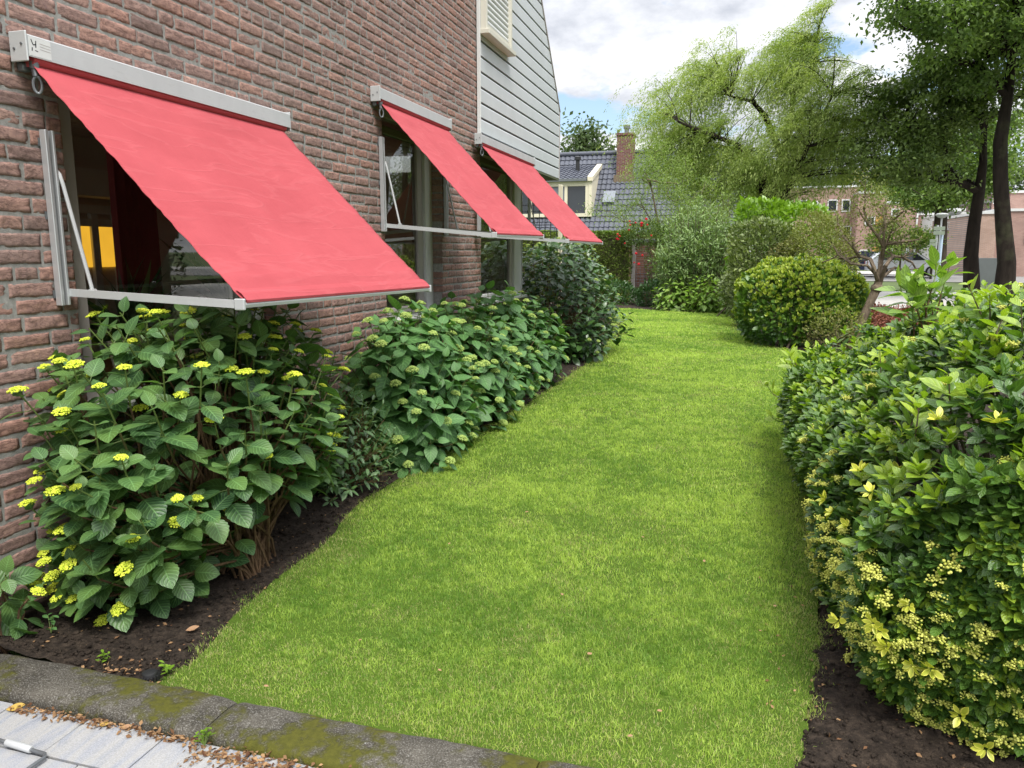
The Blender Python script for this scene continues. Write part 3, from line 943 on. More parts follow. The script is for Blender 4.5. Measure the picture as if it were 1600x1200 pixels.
awning('red awning farthest from the viewer, fixed on the white boarding', 7.43, 9.52, 0.038, .116, 2.590, (7.46, 9.47, .10, 2.488), (7.55, 9.50, .972, 1.560, 1.560), 7.50, 9.46, (1.60, 2.25), 1.61, 1.60, 2.1)

# ================================================================== PLANTS: leaf tools
def leaf_tpl(rows=5, wid=.3, peak=.45, fold=.25, droop=.15, serr=0.0, cols=1, tip=1.0, heart=0.0):
    """leaf of length 1 along +y, half width wid at y=peak; folded on the midrib, tip drooping"""
    ts = np.linspace(0, 1, rows)
    V = []; UV = []
    e = math.log(.5) / math.log(peak)
    for k, t in enumerate(ts):
        wv = wid * math.sin(math.pi * t ** e) ** tip if 0 < t < 1 else 0.0
        if serr and 0 < k < rows - 1: wv *= 1 + serr * (1 if k % 2 else -1)
        y = t
        if heart and t < .35: wv = max(wv, wid * (.55 + 1.2 * t) * min(1, t * 14)) ; 
        for c in range(-cols, cols + 1):
            f = c / cols
            yy = y - (heart * abs(f) * (1 - t) ** 6)
            z = abs(f) * wv * fold - droop * t * t - .10 * wv * (f * f)
            V.append((f * wv, yy, z)); UV.append((f, t))
    m = 2 * cols + 1; F = []
    for k in range(rows - 1):
        for c in range(m - 1):
            F.append((k * m + c, k * m + c + 1, (k + 1) * m + c + 1, (k + 1) * m + c))
    return np.array(V), np.array(F), np.array(UV)
KITE = (np.array([(0, 0, 0), (.27, .45, .06), (0, 1, -.08), (-.27, .45, .06)]), np.array([(0, 1, 2), (0, 2, 3)]), np.array([(0, 0), (1, .45), (0, 1), (-1, .45)]))
SLIM = (np.array([(0, 0, 0), (.13, .4, .03), (0, 1, -.1), (-.13, .4, .03)]), np.array([(0, 1, 2), (0, 2, 3)]), np.array([(0, 0), (1, .45), (0, 1), (-1, .45)]))
T_HYD = leaf_tpl(15, .395, .44, .22, .22, .045, 2, .80)
T_ANN = leaf_tpl(9, .36, .36, .16, .20, .03, 2, .85, .05)
T_OVAL = leaf_tpl(6, .24, .52, .30, .14, 0, 1, .85)
T_MID = leaf_tpl(5, .27, .45, .25, .18, 0, 1, .9)
class Leaves:
    def __init__(s): s.P = []; s.A = []; s.N = []; s.S = []; s.T = []
    def add(s, P, A, N, S, T):
        P = np.atleast_2d(P); n = len(P)
        s.P.append(P); s.A.append(np.broadcast_to(A, (n, 3))); s.N.append(np.broadcast_to(N, (n, 3)))
        s.S.append(np.broadcast_to(S, (n,))); s.T.append(np.broadcast_to(T, (n,)))
    def build(s, name, tpl, mat, parent, smooth=True, kind=None):
        P, A, N = np.concatenate(s.P), unit(np.concatenate(s.A)), np.concatenate(s.N)
        S, T = np.concatenate(s.S), np.concatenate(s.T)
        side = unit(np.cross(A, N)); N = np.cross(side, A)
        tv, tf, tu = tpl; k = len(tv); n = len(P)
        V = P[:, None] + S[:, None, None] * (tv[None, :, 0:1] * side[:, None] + tv[None, :, 1:2] * A[:, None] + tv[None, :, 2:3] * N[:, None])
        F = (tf[None] + (np.arange(n) * k)[:, None, None]).reshape(-1, tf.shape[1])
        return link(name, npmesh(name, V.reshape(-1, 3), F, mat, np.tile(tu, (n, 1)), np.repeat(T, k), smooth), parent, kind)
def rdir(n, rng): return unit(rng.normal(size=(n, 3)))
UP = np.array([0, 0, 1.])
def shell(n, c, r, rng, pw=2.0, amp=.12, freq=1.6, depth=.12, zmin=-9, seed=0, sq=None):
    """points + outward normals spread over a lumpy (super)ellipsoid"""
    d = rdir(int(n * 1.6), rng); r = np.array(r, float)
    q = (np.abs(d) ** pw).sum(1) ** (-1 / pw)
    P = d * q[:, None]
    N = unit(np.sign(d) * np.abs(P) ** (pw - 1) / r)
    P = P * r
    f = 1 + amp * 2 * (fbm(P + np.array(c), freq, seed, 3) - .5) * 1.6
    P = P * f[:, None] - N * (np.abs(rng.normal(0, 1, len(P))) * depth)[:, None]
    P = P + np.array(c)
    k = P[:, 2] > zmin
    return P[k][:n], N[k][:n]
def shrub_leaves(L, P, N, rng, size, tint=(.2, .8), up=.35, rnd=.7, flat=.5, var=.3, seed=0, cl=2.0):
    n = len(P)
    A = unit(N * .8 + UP * up + rdir(n, rng) * rnd)
    Nn = unit(N * (1 - flat) + UP * flat + rdir(n, rng) * .55)
    cl_ = fbm(P, cl, seed + 3, 2)
    T = np.clip(tint[0] + (tint[1] - tint[0]) * (cl_ - .25) * 2 + rng.normal(0, .14, n), 0, 1)
    L.add(P, A, Nn, size * (1 + var * rng.normal(0, 1, n)).clip(.45, 1.8), T)

# ---- flower heads: domes of small buds, few shared meshes
def ico():
    t = (1 + 5 ** .5) / 2
    V = np.array([(-1, t, 0), (1, t, 0), (-1, -t, 0), (1, -t, 0), (0, -1, t), (0, 1, t), (0, -1, -t), (0, 1, -t), (t, 0, -1), (t, 0, 1), (-t, 0, -1), (-t, 0, 1)], float)
    F = np.array([(0, 11, 5), (0, 5, 1), (0, 1, 7), (0, 7, 10), (0, 10, 11), (1, 5, 9), (5, 11, 4), (11, 10, 2), (10, 7, 6), (7, 1, 8), (3, 9, 4), (3, 4, 2), (3, 2, 6), (3, 6, 8), (3, 8, 9), (4, 9, 5), (2, 4, 11), (6, 2, 10), (8, 6, 7), (9, 8, 1)])
    return unit(V), F
ICO = ico()
def flower_mesh(name, mat, n, rad, h, br, rng, lumps=0):
    V = []; T = []; k = 0; F = []
    lc = [(rng.uniform(-.6, .6) * rad, rng.uniform(-.6, .6) * rad, rng.uniform(-.1, .35) * h) for _ in range(max(1, lumps))]
    for i in range(n):
        a = i * 2.39996; rr = math.sqrt((i + .5) / n)
        if lumps:
            c = lc[i % lumps]; p = np.array(c) + rng.normal(0, rad * .26, 3) * (1, 1, .7)
        else:
            p = np.array([rr * rad * math.cos(a), rr * rad * math.sin(a), h * (1 - rr ** 2.2)]) + rng.normal(0, br * .35, 3)
        s = br * rng.uniform(.65, 1.25)
        V.append(p + ICO[0] * s * (1, 1, .8)); F.append(ICO[1] + k); k += 12
        T.append(np.full(12, rng.uniform(0, 1)))
    return npmesh(name, np.vstack(V), np.vstack(F), mat, tint=np.concatenate(T), smooth=True)
def place(name, me, parent, P, scale=1.0, normal=None, rng=RNG):
    o = bpy.data.objects.new(name, me); COL.objects.link(o)
    z = Vector(normal if normal is not None else (0, 0, 1)).normalized()
    q = z.to_track_quat('Z', 'Y').to_matrix().to_4x4() @ Matrix.Rotation(rng.uniform(0, 6.28), 4, 'Z')
    off = Vector((0, 0, 0)); p_ = parent
    while p_ is not None: off += p_.location; p_ = p_.parent
    o.parent = parent
    o.matrix_basis = Matrix.Translation(Vector(P) - off) @ q @ Matrix.Diagonal((scale, scale, scale, 1))
    return o
def bud_mat(name, a, b, trans=.15):
    t = NT(name)
    t.pr(col=t.mix(t.tint(), a, b), rough=.75, spec=.2)
    return t.m
M['bud_yellow'] = bud_mat('yellow_green_buds', (.42, .52, .03), (.72, .77, .09))
M['bud_pale'] = bud_mat('pale_green_buds', (.20, .30, .06), (.42, .52, .15))
M['bud_cream'] = bud_mat('cream_buds', (.34, .37, .05), (.68, .68, .17))
M['rose'] = bud_mat('rose_red', (.30, .006, .012), (.55, .02, .03))
FY = [flower_mesh('flower_head', M['bud_yellow'], 95, .034, .014, .0052, RNG) for _ in range(3)]
FP = [flower_mesh('flower_head', M['bud_pale'], 110, .036, .022, .0052, RNG) for _ in range(3)]
FC = [flower_mesh('flower_cluster', M['bud_cream'], 48, .026, .022, .0034, RNG, 5) for _ in range(3)]

LM = {}
LM['hyd'] = leaf_mat('hydrangea_leaf', (.018, .056, .024), (.085, .172, .054), .42, .5, .24, None, .6, 7.5, None, ((.17, .28, .05), 7.0, .40))
LM['hyd_dark'] = leaf_mat('shaded_hydrangea_leaf', (0.026, 0.052, 0.018), (0.058, 0.104, 0.029), .38, .5, .14, None, .4, 7.5)  # leaf colour darkened to carry the shade under the awning
LM['ann'] = leaf_mat('smooth_hydrangea_leaf', (0.044, 0.114, 0.036), (0.101, 0.215, 0.062), .5, .38, .22, None, .45, 6)
LM['gloss'] = leaf_mat('glossy_small_leaf', (0.039, 0.092, 0.031), (0.098, 0.182, 0.056), .3, .55, .15, None, .3, 5)
LM['bush'] = leaf_mat('dark_bush_leaf', (.020, .056, .016), (.062, .135, .030), .34, .5, .15)
LM['hedge'] = leaf_mat('hedge_leaf', (.034, .090, .016), (.125, .225, .032), .38, .5, .20, None, .25, 5)
LM['hedge_new'] = leaf_mat('young_hedge_leaf', (.15, .26, .02), (.32, .43, .045), .36, .5, .30, None, .25, 5)
LM['varieg'] = leaf_mat('yellow_variegated_leaf', (.30, .36, .03), (.55, .56, .07), .4, .45, .22, None, 0, 5, (.72, .68, .12))
LM['clip'] = leaf_mat('clipped_hedge_leaf', (.085, .13, .022), (.19, .24, .04), .55, .3, .15)
LM['grey'] = leaf_mat('grey_green_leaf', (.11, .19, .070), (.26, .35, .14), .6, .25, .18)
LM['slender'] = leaf_mat('slender_tree_leaf', (.10, .17, .035), (.22, .30, .075), .55, .3, .25)
LM['lime'] = leaf_mat('lime_leaf', (.10, .19, .018), (.20, .33, .03), .35, .5, .30)
LM['edgev'] = leaf_mat('pale_edged_leaf', (.11, .16, .045), (.21, .26, .085), .42, .4, .15, None, 0, 5, (.40, .43, .22))
LM['brownish'] = leaf_mat('olive_small_leaf', (.10, .13, .032), (.22, .25, .06), .55, .3, .2, None, 0, 5, None, ((.13, .085, .045), 1.6, .6))
LM['gold'] = leaf_mat('golden_tip_leaf', (.19, .28, .035), (.42, .47, .075), .4, .45, .25)
LM['willow'] = leaf_mat('feathery_leaf', (.18, .25, .065), (.36, .42, .14), .55, .25, .35)
LM['oak'] = leaf_mat('dark_tree_leaf', (.075, .13, .035), (.19, .27, .075), .5, .3, .40)
LM['oak2'] = leaf_mat('lit_dark_tree_leaf', (.06, .10, .026), (.15, .21, .055), .5, .3, .3)  # lit look of the forked tree's crown set in the leaf colour
LM['tree'] = leaf_mat('tree_leaf', (0.042, 0.077, 0.020), (0.098, 0.147, 0.039), .55, .3, .22)
LM['fartree'] = leaf_mat('far_tree_leaf', (0.052, 0.086, 0.031), (0.104, 0.146, 0.055), .6, .25, .2)
LM['young'] = leaf_mat('young_tree_leaf', (0.084, 0.156, 0.024), (0.204, 0.288, 0.048), .5, .3, .25)

# ---- bushes made of shoots: stems from the root, pairs of leaves, a flower head at the tip
def shoot_bush(name, label, cat, roots, tips, rng, leaf, tpl, size, pairs=4, gap=.045, flowers=None, fprob=.6, fscale=1.0, group=None, tint=(.15, .9),
               stem_r=.0045, droop=.25, ang=(50, 88), out=.55, spread=1.0, svar=.18, leafname='leaves', stem='stem', extra=0, minx=None, fsize=(.75, 1.25)):
    roots = np.atleast_2d(roots)
    base = roots.mean(0)
    t = thing(name, label, cat, (float(base[0]), float(base[1]), 0.0), group)
    st = MB(); gs = MB(); L = Leaves(); fl = []
    for i, tip in enumerate(tips):
        r0 = roots[rng.integers(len(roots))] + rng.normal(0, .03, 3) * (1, 1, 0)
        r0[2] = .0
        hd = tip - r0; hz = unit(hd * (1, 1, 0) + 1e-6)
        d = unit(hz * out * rng.uniform(.5, 1.3) + UP * rng.uniform(.7, 1.1) + rng.normal(0, .12, 3))
        if tip[2] < .35: d = unit(hz * .8 + UP * .45 + rng.normal(0, .12, 3))
        Ls = np.linalg.norm(hd)
        k = np.linspace(0, 1, 9)[:, None]
        c1 = r0 + UP * Ls * .35 + hz * Ls * .1; c2 = tip - d * Ls * .35
        pts = (1 - k) ** 3 * r0 + 3 * (1 - k) ** 2 * k * c1 + 3 * (1 - k) * k ** 2 * c2 + k ** 3 * tip
        pts[1:-1] += rng.normal(0, .006, (7, 3))
        st.tube(pts[:8], np.linspace(stem_r * 1.25, stem_r * .75, 8), 5, False)
        gs.tube(pts[6:], np.linspace(stem_r * .8, stem_r * .55, 3), 5, False)
        sc = size * rng.uniform(.72, 1.25)
        yaw = rng.uniform(0, 3.14)
        u = unit(np.cross(d, [.3, .9, .1])); v = np.cross(d, u)
        hasf = flowers is not None and rng.random() < fprob
        np_ = pairs + (1 if rng.random() < .35 else 0)
        for q in range(np_):
            g = (q + .35) * gap * (1 + .12 * q)
            f = min(1.0, g / max(Ls, .05))
            w_ = f * 1.0; kk = 1 - w_
            p = (1 - kk) ** 3 * r0 + 3 * (1 - kk) ** 2 * kk * c1 + 3 * (1 - kk) * kk ** 2 * c2 + kk ** 3 * tip
            s = sc * (.50, .78, 1.0, 1.0, .92, .85, .8, .75, .7)[min(q, 8)] * (1.12 if not hasf and q == 0 else 1)
            a = R(ang[0] + (ang[1] - ang[0]) * q / max(1, np_ - 1) + rng.normal(0, 9))
            for m in (0, 1):
                if rng.random() < .05: continue
                az = yaw + q * math.pi / 2 + m * math.pi + rng.normal(0, .25)
                rd = u * math.cos(az) + v * math.sin(az)
                ax = unit(rd * math.sin(a) + d * math.cos(a) - UP * droop * (.5 + .5 * rng.random()) * min(1, .3 + q * .3))
                nn = unit(d * .7 + UP * .7 + rng.normal(0, .22, 3))
                pet = s * .16
                pp = p + rd * stem_r + ax * pet
                if minx is not None and (pp[0] + ax[0] * s) < minx: 
                    ax = unit(ax + np.array([.9, 0, 0])); pp[0] = max(pp[0], minx)
                tt = np.clip(tint[0] + (tint[1] - tint[0]) * (.85 - .17 * q + rng.normal(0, .16)), 0, 1)
                L.add(pp, ax, nn, s * rng.uniform(.85, 1.15), tt)
                gs.tube(np.array([p, pp + ax * s * .06]), .0016 * (size / .1), 4, False)
        if hasf: fl.append((tip + d * .012, d))
    st.build('stems', M['stem'], t, True); gs.build('green_shoots', M['gstem'], t, True)
    L.build(leafname, tpl, leaf, t)
    for p, d in fl:
        gsv = rng.uniform(*fsize)
        place('flower_head', flowers[rng.integers(len(flowers))], t, p, fscale * gsv, unit(d * .5 + UP * .7), rng)
    return t
def dome_tips(n, c, r, rng, zmin, minx=None, pw=2.2, amp=.12, even=True, seed=0, depth=.05, cond=None):
    best = []
    tries = 0
    dmin = 1.55 * math.sqrt(r[0] * r[1] + r[0] * r[2] + r[1] * r[2]) / math.sqrt(n) * .8
    while len(best) < n and tries < n * 120:
        tries += 1
        P, N = shell(1, c, r, rng, pw, amp, 2.0, depth, zmin, seed)
        if len(P) == 0: continue
        p = P[0]
        if minx is not None and p[0] < minx: continue
        if cond and not cond(p): continue
        if even and best and min(np.linalg.norm(p - b) for b in best) < dmin * (1 - tries / (n * 130)): continue
        best.append(p)
    return np.array(best)
rng = np.random.default_rng(21)
tips = dome_tips(172, (.34, 2.84, .52), (.50, .86, .70), rng, .12, .05, 2.4, .16, cond=lambda p: p[0] > .05 and p[0] < .40 + .62 * p[2] and not (p[0] < .22 and p[2] < .35 and p[1] > 2.5) and not (p[1] > 3.1 and p[2] < .3))
tips = np.vstack([tips, dome_tips(16, (.26, 2.32, .20), (.28, .24, .28), rng, .05, .03), dome_tips(16, (.14, 2.22, .62), (.14, .16, .48), rng, .15, .05), dome_tips(16, (.20, 2.55, .85), (.16, .34, .30), rng, .6, .05)])
shoot_bush('hydrangea_bush', 'large hydrangea with yellow-green flower heads under the nearest red awning', 'hydrangea',
           np.array([(.30, 2.55, 0), (.42, 2.75, 0), (.50, 2.95, 0), (.35, 3.05, 0), (.55, 2.8, 0)]), tips, rng, LM['hyd'], T_HYD, .110, 4, .048, FY, .60, .78, minx=.02, stem_r=.0052)
tips = dome_tips(24, (.26, 3.72, .55), (.28, .42, .58), rng, .2, .05)
shoot_bush('hydrangea_bush', 'dusky hydrangea with reddish leaves darkened for shade close to the wall behind the large hydrangea', 'hydrangea',
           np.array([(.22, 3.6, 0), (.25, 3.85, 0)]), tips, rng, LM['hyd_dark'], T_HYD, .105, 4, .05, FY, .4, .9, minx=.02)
shoot_bush('hydrangea_bush', 'small low hydrangea at the foot of the brick wall by the left photo edge', 'hydrangea',
           np.array([(.10, 1.99, 0)]), np.array([(.12, 1.98, .30), (.19, 2.03, .22), (.10, 2.10, .2), (.05, 1.93, .26)]), rng, LM['hyd'], T_HYD, .10, 3, .04, FY, .5, .8, minx=.02)
# small glossy shrub between the hydrangeas
def leafy_shrub(name, label, cat, c, r, n, leaf, tpl, size, rng, group=None, pw=2.2, amp=.14, depth=.10, zmin=.04, stems=14, up=.35, rnd=.7, flat=.5, freq=1.6, tint=(.15, .9), stem_mat=None, seed=0, leafname='leaves', cl=2.0, cond=None):
    t = thing(name, label, cat, (c[0], c[1], 0), group)
    P, N = shell(n, c, r, rng, pw, amp, freq, depth, zmin, seed)
    if cond is not None:
        k = cond(P); P, N = P[k], N[k]
    L = Leaves(); shrub_leaves(L, P, N, rng, size, tint, up, rnd, flat, seed=seed, cl=cl)
    L.build(leafname, tpl, leaf, t)
    if stems:
        b = MB()
        for k in range(stems):
            q = P[rng.integers(len(P))]; r0 = np.array([c[0] + rng.normal(0, r[0] * .2), c[1] + rng.normal(0, r[1] * .2), 0])
            mid = (r0 + q) / 2 + UP * .12 * r[2] + rng.normal(0, .03, 3)
            b.tube(np.array([r0, (r0 + mid) / 2 + (0, 0, .05), mid, q]), np.array([.014, .011, .008, .004]) * max(.5, r[2]), 5, False)
        b.build('stems', stem_mat or M['twig'], t, True)
    return t
rng = np.random.default_rng(31)
tips = dome_tips(90, (.44, 3.92, .26), (.27, .42, .40), rng, .06, .1)
shoot_bush('evergreen_shrub', 'small glossy pointed-leaf shrub between the two kinds of hydrangea', 'shrub', np.array([(.36, 3.95, 0)]), tips, rng, LM['gloss'], leaf_tpl(6, .2, .45, .3, .12, 0, 1, .9), .055, 6, .03, None, minx=.03, stem_r=.003)
# broad-leaved pale flowered hydrangeas in a row
rng = np.random.default_rng(41)
for k, (y, x, rx, ry, h, n) in enumerate(((4.95, .42, .44, .62, .78, 124), (5.95, .42, .44, .60, .72, 104), (6.95, .42, .42, .62, .74, 86), (7.95, .44, .40, .60, .70, 74))):
    tips = dome_tips(n, (x, y, .36), (rx, ry, h), rng, .05, .05, 2.5, .10)
    shoot_bush('hydrangea_bush', 'broad-leaved hydrangea with pale green domed flower heads below the two narrow windows', 'hydrangea', np.array([(x - .08, y - .15, 0), (x - .08, y + .15, 0)]), tips, rng,
               LM['ann'], T_ANN, .158, 5, .055, FP, .52, .95, 'row of pale-flowered hydrangeas', minx=.03, droop=.75, ang=(62, 95), stem='stem')
# dark bush at the corner of the house
rng = np.random.default_rng(51)
tips = dome_tips(280, (.22, 10.3, .62), (.78, 1.02, 1.02), rng, .08, -.45, 2.3, .12)
tips2 = dome_tips(22, (.80, 11.3, .50), (.34, .5, .42), rng, .1)
shoot_bush('hydrangea_bush', 'tall dark hydrangea with small green buds at the far corner of the house', 'hydrangea', np.array([(.15, 10.1, 0), (.2, 10.5, 0), (.4, 10.9, 0)]), np.vstack([tips, tips2]), rng,
           LM['bush'], T_MID, .125, 6, .05, FP, .35, .8, droop=.3)

# ---- right-hand hedge: dense shoots over a rounded block, cream clusters, yellow rosettes
rng = np.random.default_rng(61)
HX0, HX1, HY0, HY1 = 2.98, 5.6, 2.20, 5.9
def hedge_top(x, y): return np.clip(np.clip(.58 + .54 * (x - 2.97), .52, 1.13) + .34 * np.exp(-((y - 2.9) / 1.1) ** 2) * np.clip((x - 3.0) / .35, 0, 1), .5, 1.25) + .04 * np.sin(y * 2.2) 
def hedge_pts(n):
    P = []; N = []
    while len(P) < n:
        f = rng.random()
        if f < .46:      # top
            x = rng.uniform(HX0, HX0 + 2.4); y = rng.uniform(HY0, HY1); z = hedge_top(x, y); nn = np.array([-.35, -.1, 1.])
        elif f < .72:    # face to the lawn
            y = rng.uniform(HY0, HY1); z = rng.uniform(.02, 1) * hedge_top(HX0, y); x = HX0; nn = np.array([-1., 0, .12])
        elif f < .97:    # face to the viewer
            x = rng.uniform(HX0, HX0 + 1.5); y = HY0; z = rng.uniform(.02, 1) * hedge_top(x, y); nn = np.array([0, -1., .12])
        else:
            x = rng.uniform(HX0, HX0 + 1.4); y = HY1; z = rng.uniform(.1, 1) * hedge_top(x, y); nn = np.array([0, 1., .2])
        p = np.array([x, y, z])
        # round the vertical corner and the shoulders
        rc = .55
        if x < HX0 + rc and y < HY0 + rc:
            v = np.array([x - HX0 - rc, y - HY0 - rc]); l = np.linalg.norm(v)
            if l > 1e-6 and not (f < .46 and l <= rc):
                v /= l; p[0] = HX0 + rc + v[0] * rc; p[1] = HY0 + rc + v[1] * rc; nn = np.array([v[0], v[1], nn[2]])
        zt = hedge_top(p[0], p[1]); rs = .25
        if p[2] > zt - rs:
            k = (p[2] - (zt - rs)) / rs
            ins = min(p[0] - HX0, p[1] - HY0) if f >= .46 else 0
            if f >= .46:
                sh = rs * (1 - math.sqrt(max(0, 1 - k * k))) ; p = p - nn * (1, 1, 0) * sh; nn = nn + UP * k
            else:
                d = min(p[0] - HX0, p[1] - HY0)
                if d < rs: p[2] = zt - rs + math.sqrt(max(0, rs * rs - (rs - d) ** 2))
        if p[2] < .35: p = p + nn * (1, 1, 0) * -(.35 - p[2]) * .30      # thinner at the foot
        P.append(p); N.append(unit(nn))
    P = np.array(P); N = np.array(N)
    P = P + N * ((fbm(P, 3.2, 4, 3) - .5) * .26)[:, None]
    return P, N
def build_hedge():
    t = thing('hedge', 'dense glossy hedge with cream flower clusters and yellow leaf tufts on the right', 'hedge', (4.0, 4.0, 0))
    L = Leaves(); LN = Leaves(); LV = Leaves(); st = MB()
    P, N = hedge_pts(8200)
    top = N[:, 2] > .6
    for i in range(len(P)):
        p, n = P[i], N[i]
        if i % 5 == 0: p = p - n * .10
        d = unit(n * rng.uniform(.5, 1.1) + UP * rng.uniform(.2, .9) + rng.normal(0, .35, 3))
        u = unit(np.cross(d, [.31, .77, .2])); v = np.cross(d, u); yaw = rng.uniform(0, 6.28)
        s = (.052 if not top[i] else .066) * rng.uniform(.75, 1.25)
        new = rng.random() < (.36 if top[i] else .22)
        tt = fbm(p[None], 2.6, 9, 2)[0]
        for q in range(4):
            for m in (0, 1):
                az = yaw + q * 1.57 + m * 3.14 + rng.normal(0, .3); a = R(35 + 15 * q + rng.normal(0, 10))
                rd = u * math.cos(az) + v * math.sin(az)
                ax = unit(rd * math.sin(a) + d * math.cos(a))
                (LN if new and q < 3 else L).add(p - d * q * .014, ax, unit(d + UP * .5 + rng.normal(0, .3, 3)), s * (.62, .9, 1, .95)[q] * rng.uniform(.85, 1.15), np.clip((tt - .2) * 1.5 + rng.normal(0, .2), 0, 1))
    # inside: older leaves and twigs
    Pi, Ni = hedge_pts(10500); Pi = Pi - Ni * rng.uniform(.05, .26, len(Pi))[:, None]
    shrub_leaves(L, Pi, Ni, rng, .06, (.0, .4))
    for k in range(170):
        q = Pi[rng.integers(len(Pi))]; r0 = np.array([np.clip(q[0] + .3, 3.3, 5.2), np.clip(q[1] + .2, 2.6, 5.6), 0])
        st.tube(np.array([r0, r0 * .5 + q * .5 + (0, 0, .1), q]), np.array([.012, .008, .004]), 5, False)
    # tall fresh shoots above the top
    for k in range(120):
        x = rng.uniform(3.15, 5.0); y = rng.uniform(2.4, 5.4); z = hedge_top(x, y) - .02
        h = rng.uniform(.06, .18); d = unit(UP + rng.normal(0, .22, 3)); p0 = np.array([x, y, z])
        st.tube(np.array([p0, p0 + d * h]), np.array([.003, .0018]), 5, False)
        for q in range(int(h / .035) + 2):
            for m in (0, 1):
                az = q * 1.57 + m * 3.14 + k; a = R(55 + rng.normal(0, 12)); u = unit(np.cross(d, [.3, .9, 0])); v = np.cross(d, u)
                rd = u * math.cos(az) + v * math.sin(az)
                (LN if q < 3 else L).add(p0 + d * (h - q * .035), unit(rd * math.sin(a) + d * math.cos(a)), unit(d + rng.normal(0, .3, 3)), .080 * (.6, .9, 1.1)[min(q, 2)] * rng.uniform(.85, 1.2), rng.uniform(.2, 1))
    L.build('leaves', T_OVAL, LM['hedge'], t); LN.build('young_leaves', T_OVAL, LM['hedge_new'], t); st.build('twigs', M['twig'], t, True)
    # flower clusters
    Pf, Nf = hedge_pts(1500)
    vis = [(np.linalg.norm(Pf[i] - (2.6, 0, 1.45)), i) for i in range(len(Pf)) if not (Nf[i][2] > .6 and rng.random() < .65) and fbm(Pf[i][None], 1.7, 12, 2)[0] > .29]
    vis = [q for q in vis if q[0] < 4.2]; rng.shuffle(vis); vis = [(float(q[0]), int(q[1])) for q in vis]; clump = []
    for c, (dd, i) in enumerate(vis[:520]):
        if c % 5 == 0 and c // 5 < 96: place('flower_cluster', FC[c % 3], t, Pf[i] + Nf[i] * .03, rng.uniform(.8, 1.35), unit(Nf[i] + UP * .5), rng)
        else: clump.append(i)
    V = []; F = []; T = []; k = 0
    me = FC[0]; vv = np.zeros(len(me.vertices) * 3, np.float32); me.vertices.foreach_get('co', vv); vv = vv.reshape(-1, 3)
    ff = np.array([p.vertices[:] for p in me.polygons])
    for i in clump:
        s = rng.uniform(.75, 1.3); a = rng.uniform(0, 6.28); rot = np.array([[math.cos(a), -math.sin(a), 0], [math.sin(a), math.cos(a), 0], [0, 0, 1]])
        V.append(vv @ rot.T * s + Pf[i] + Nf[i] * .03); F.append(ff + k); k += len(vv); T.append(np.repeat(rng.random(len(vv) // 12), 12))
    o = link('flower_clusters', npmesh('flower_clusters', np.vstack(V), np.vstack(F), M['bud_cream'], tint=np.concatenate(T), smooth=True), t); o['kind'] = 'stuff'
    # yellow tufts
    tufts = [(1325, 822), (1300, 800), (1400, 735), (1290, 780), (1375, 985), (1385, 1010), (1365, 975), (1455, 1045), (1425, 1040), (1500, 1118), (1360, 770), (1420, 945), (1310, 970), (1345, 735), (1440, 745), (1560, 660), (1465, 655), (1540, 1170)]
    for k, (u_, v_) in enumerate(tufts):
        r = ray(u_, v_)
        r = r / np.linalg.norm(r); o_ = np.array([CAMX, 0, CAMZ]); w_ = Pf - o_; tp_ = w_ @ r
        dist = np.linalg.norm(w_ - tp_[:, None] * r, axis=1); near = np.where(dist < .10)[0]
        if len(near) == 0: continue
        j = near[np.argmin(tp_[near])]
        p = o_ + r * (tp_[j] - .01); n = Nf[j]; LT = Leaves()
        for q in range(8):
            a = q * .8 + rng.uniform(0, .4); uu = unit(np.cross(n, [.2, .5, .8])); vvv = np.cross(n, uu)
            rd = uu * math.cos(a) + vvv * math.sin(a)
            LT.add(p + rd * .004, unit(rd + n * rng.uniform(.2, 1.6) + rng.normal(0, .2, 3)), unit(n + rng.normal(0, .5, 3)), .034 * rng.uniform(.7, 1.25), rng.uniform(.2, 1))
        LT.build('yellow_tuft', T_OVAL, LM['varieg'], t)
build_hedge()
# hydrangea stems standing past the far end of the hedge, and one rising behind it
rng = np.random.default_rng(71)
tips = np.vstack([dome_tips(34, (3.22, 6.2, .36), (.36, .5, .40), rng, .15, None), dome_tips(16, (3.7, 6.4, .55), (.45, .45, .36), rng, .5, None)])
shoot_bush('hydrangea_bush', 'leggy hydrangea with upright stems at the lawn end of the right hedge', 'hydrangea', np.array([(3.3, 6.3, 0), (3.5, 6.5, 0), (3.2, 6.1, 0)]), tips, rng, LM['hedge_new'], T_MID, .11, 3, .045, FP, .3, .7, droop=-.15, ang=(32, 65))
tips = np.array([at(1432, 436, 5.2), at(1425, 478, 5.1), at(1467, 410, 5.35), at(1484, 415, 5.4), at(1452, 452, 5.2), at(1405, 452, 5.3)])
shoot_bush('hydrangea_bush', 'hydrangea with large bright leaves rising above the top of the right hedge', 'hydrangea', np.array([(3.7, 5.25, 0), (3.8, 5.4, 0)]), tips, rng, leaf_mat('bright_hydrangea_leaf', (.09, .17, .03), (.22, .34, .06), .42, .5, .32, None, .4, 6), T_MID, .20, 3, .04, FP, .5, .8, droop=-.2, ang=(30, 70), stem_r=.006)

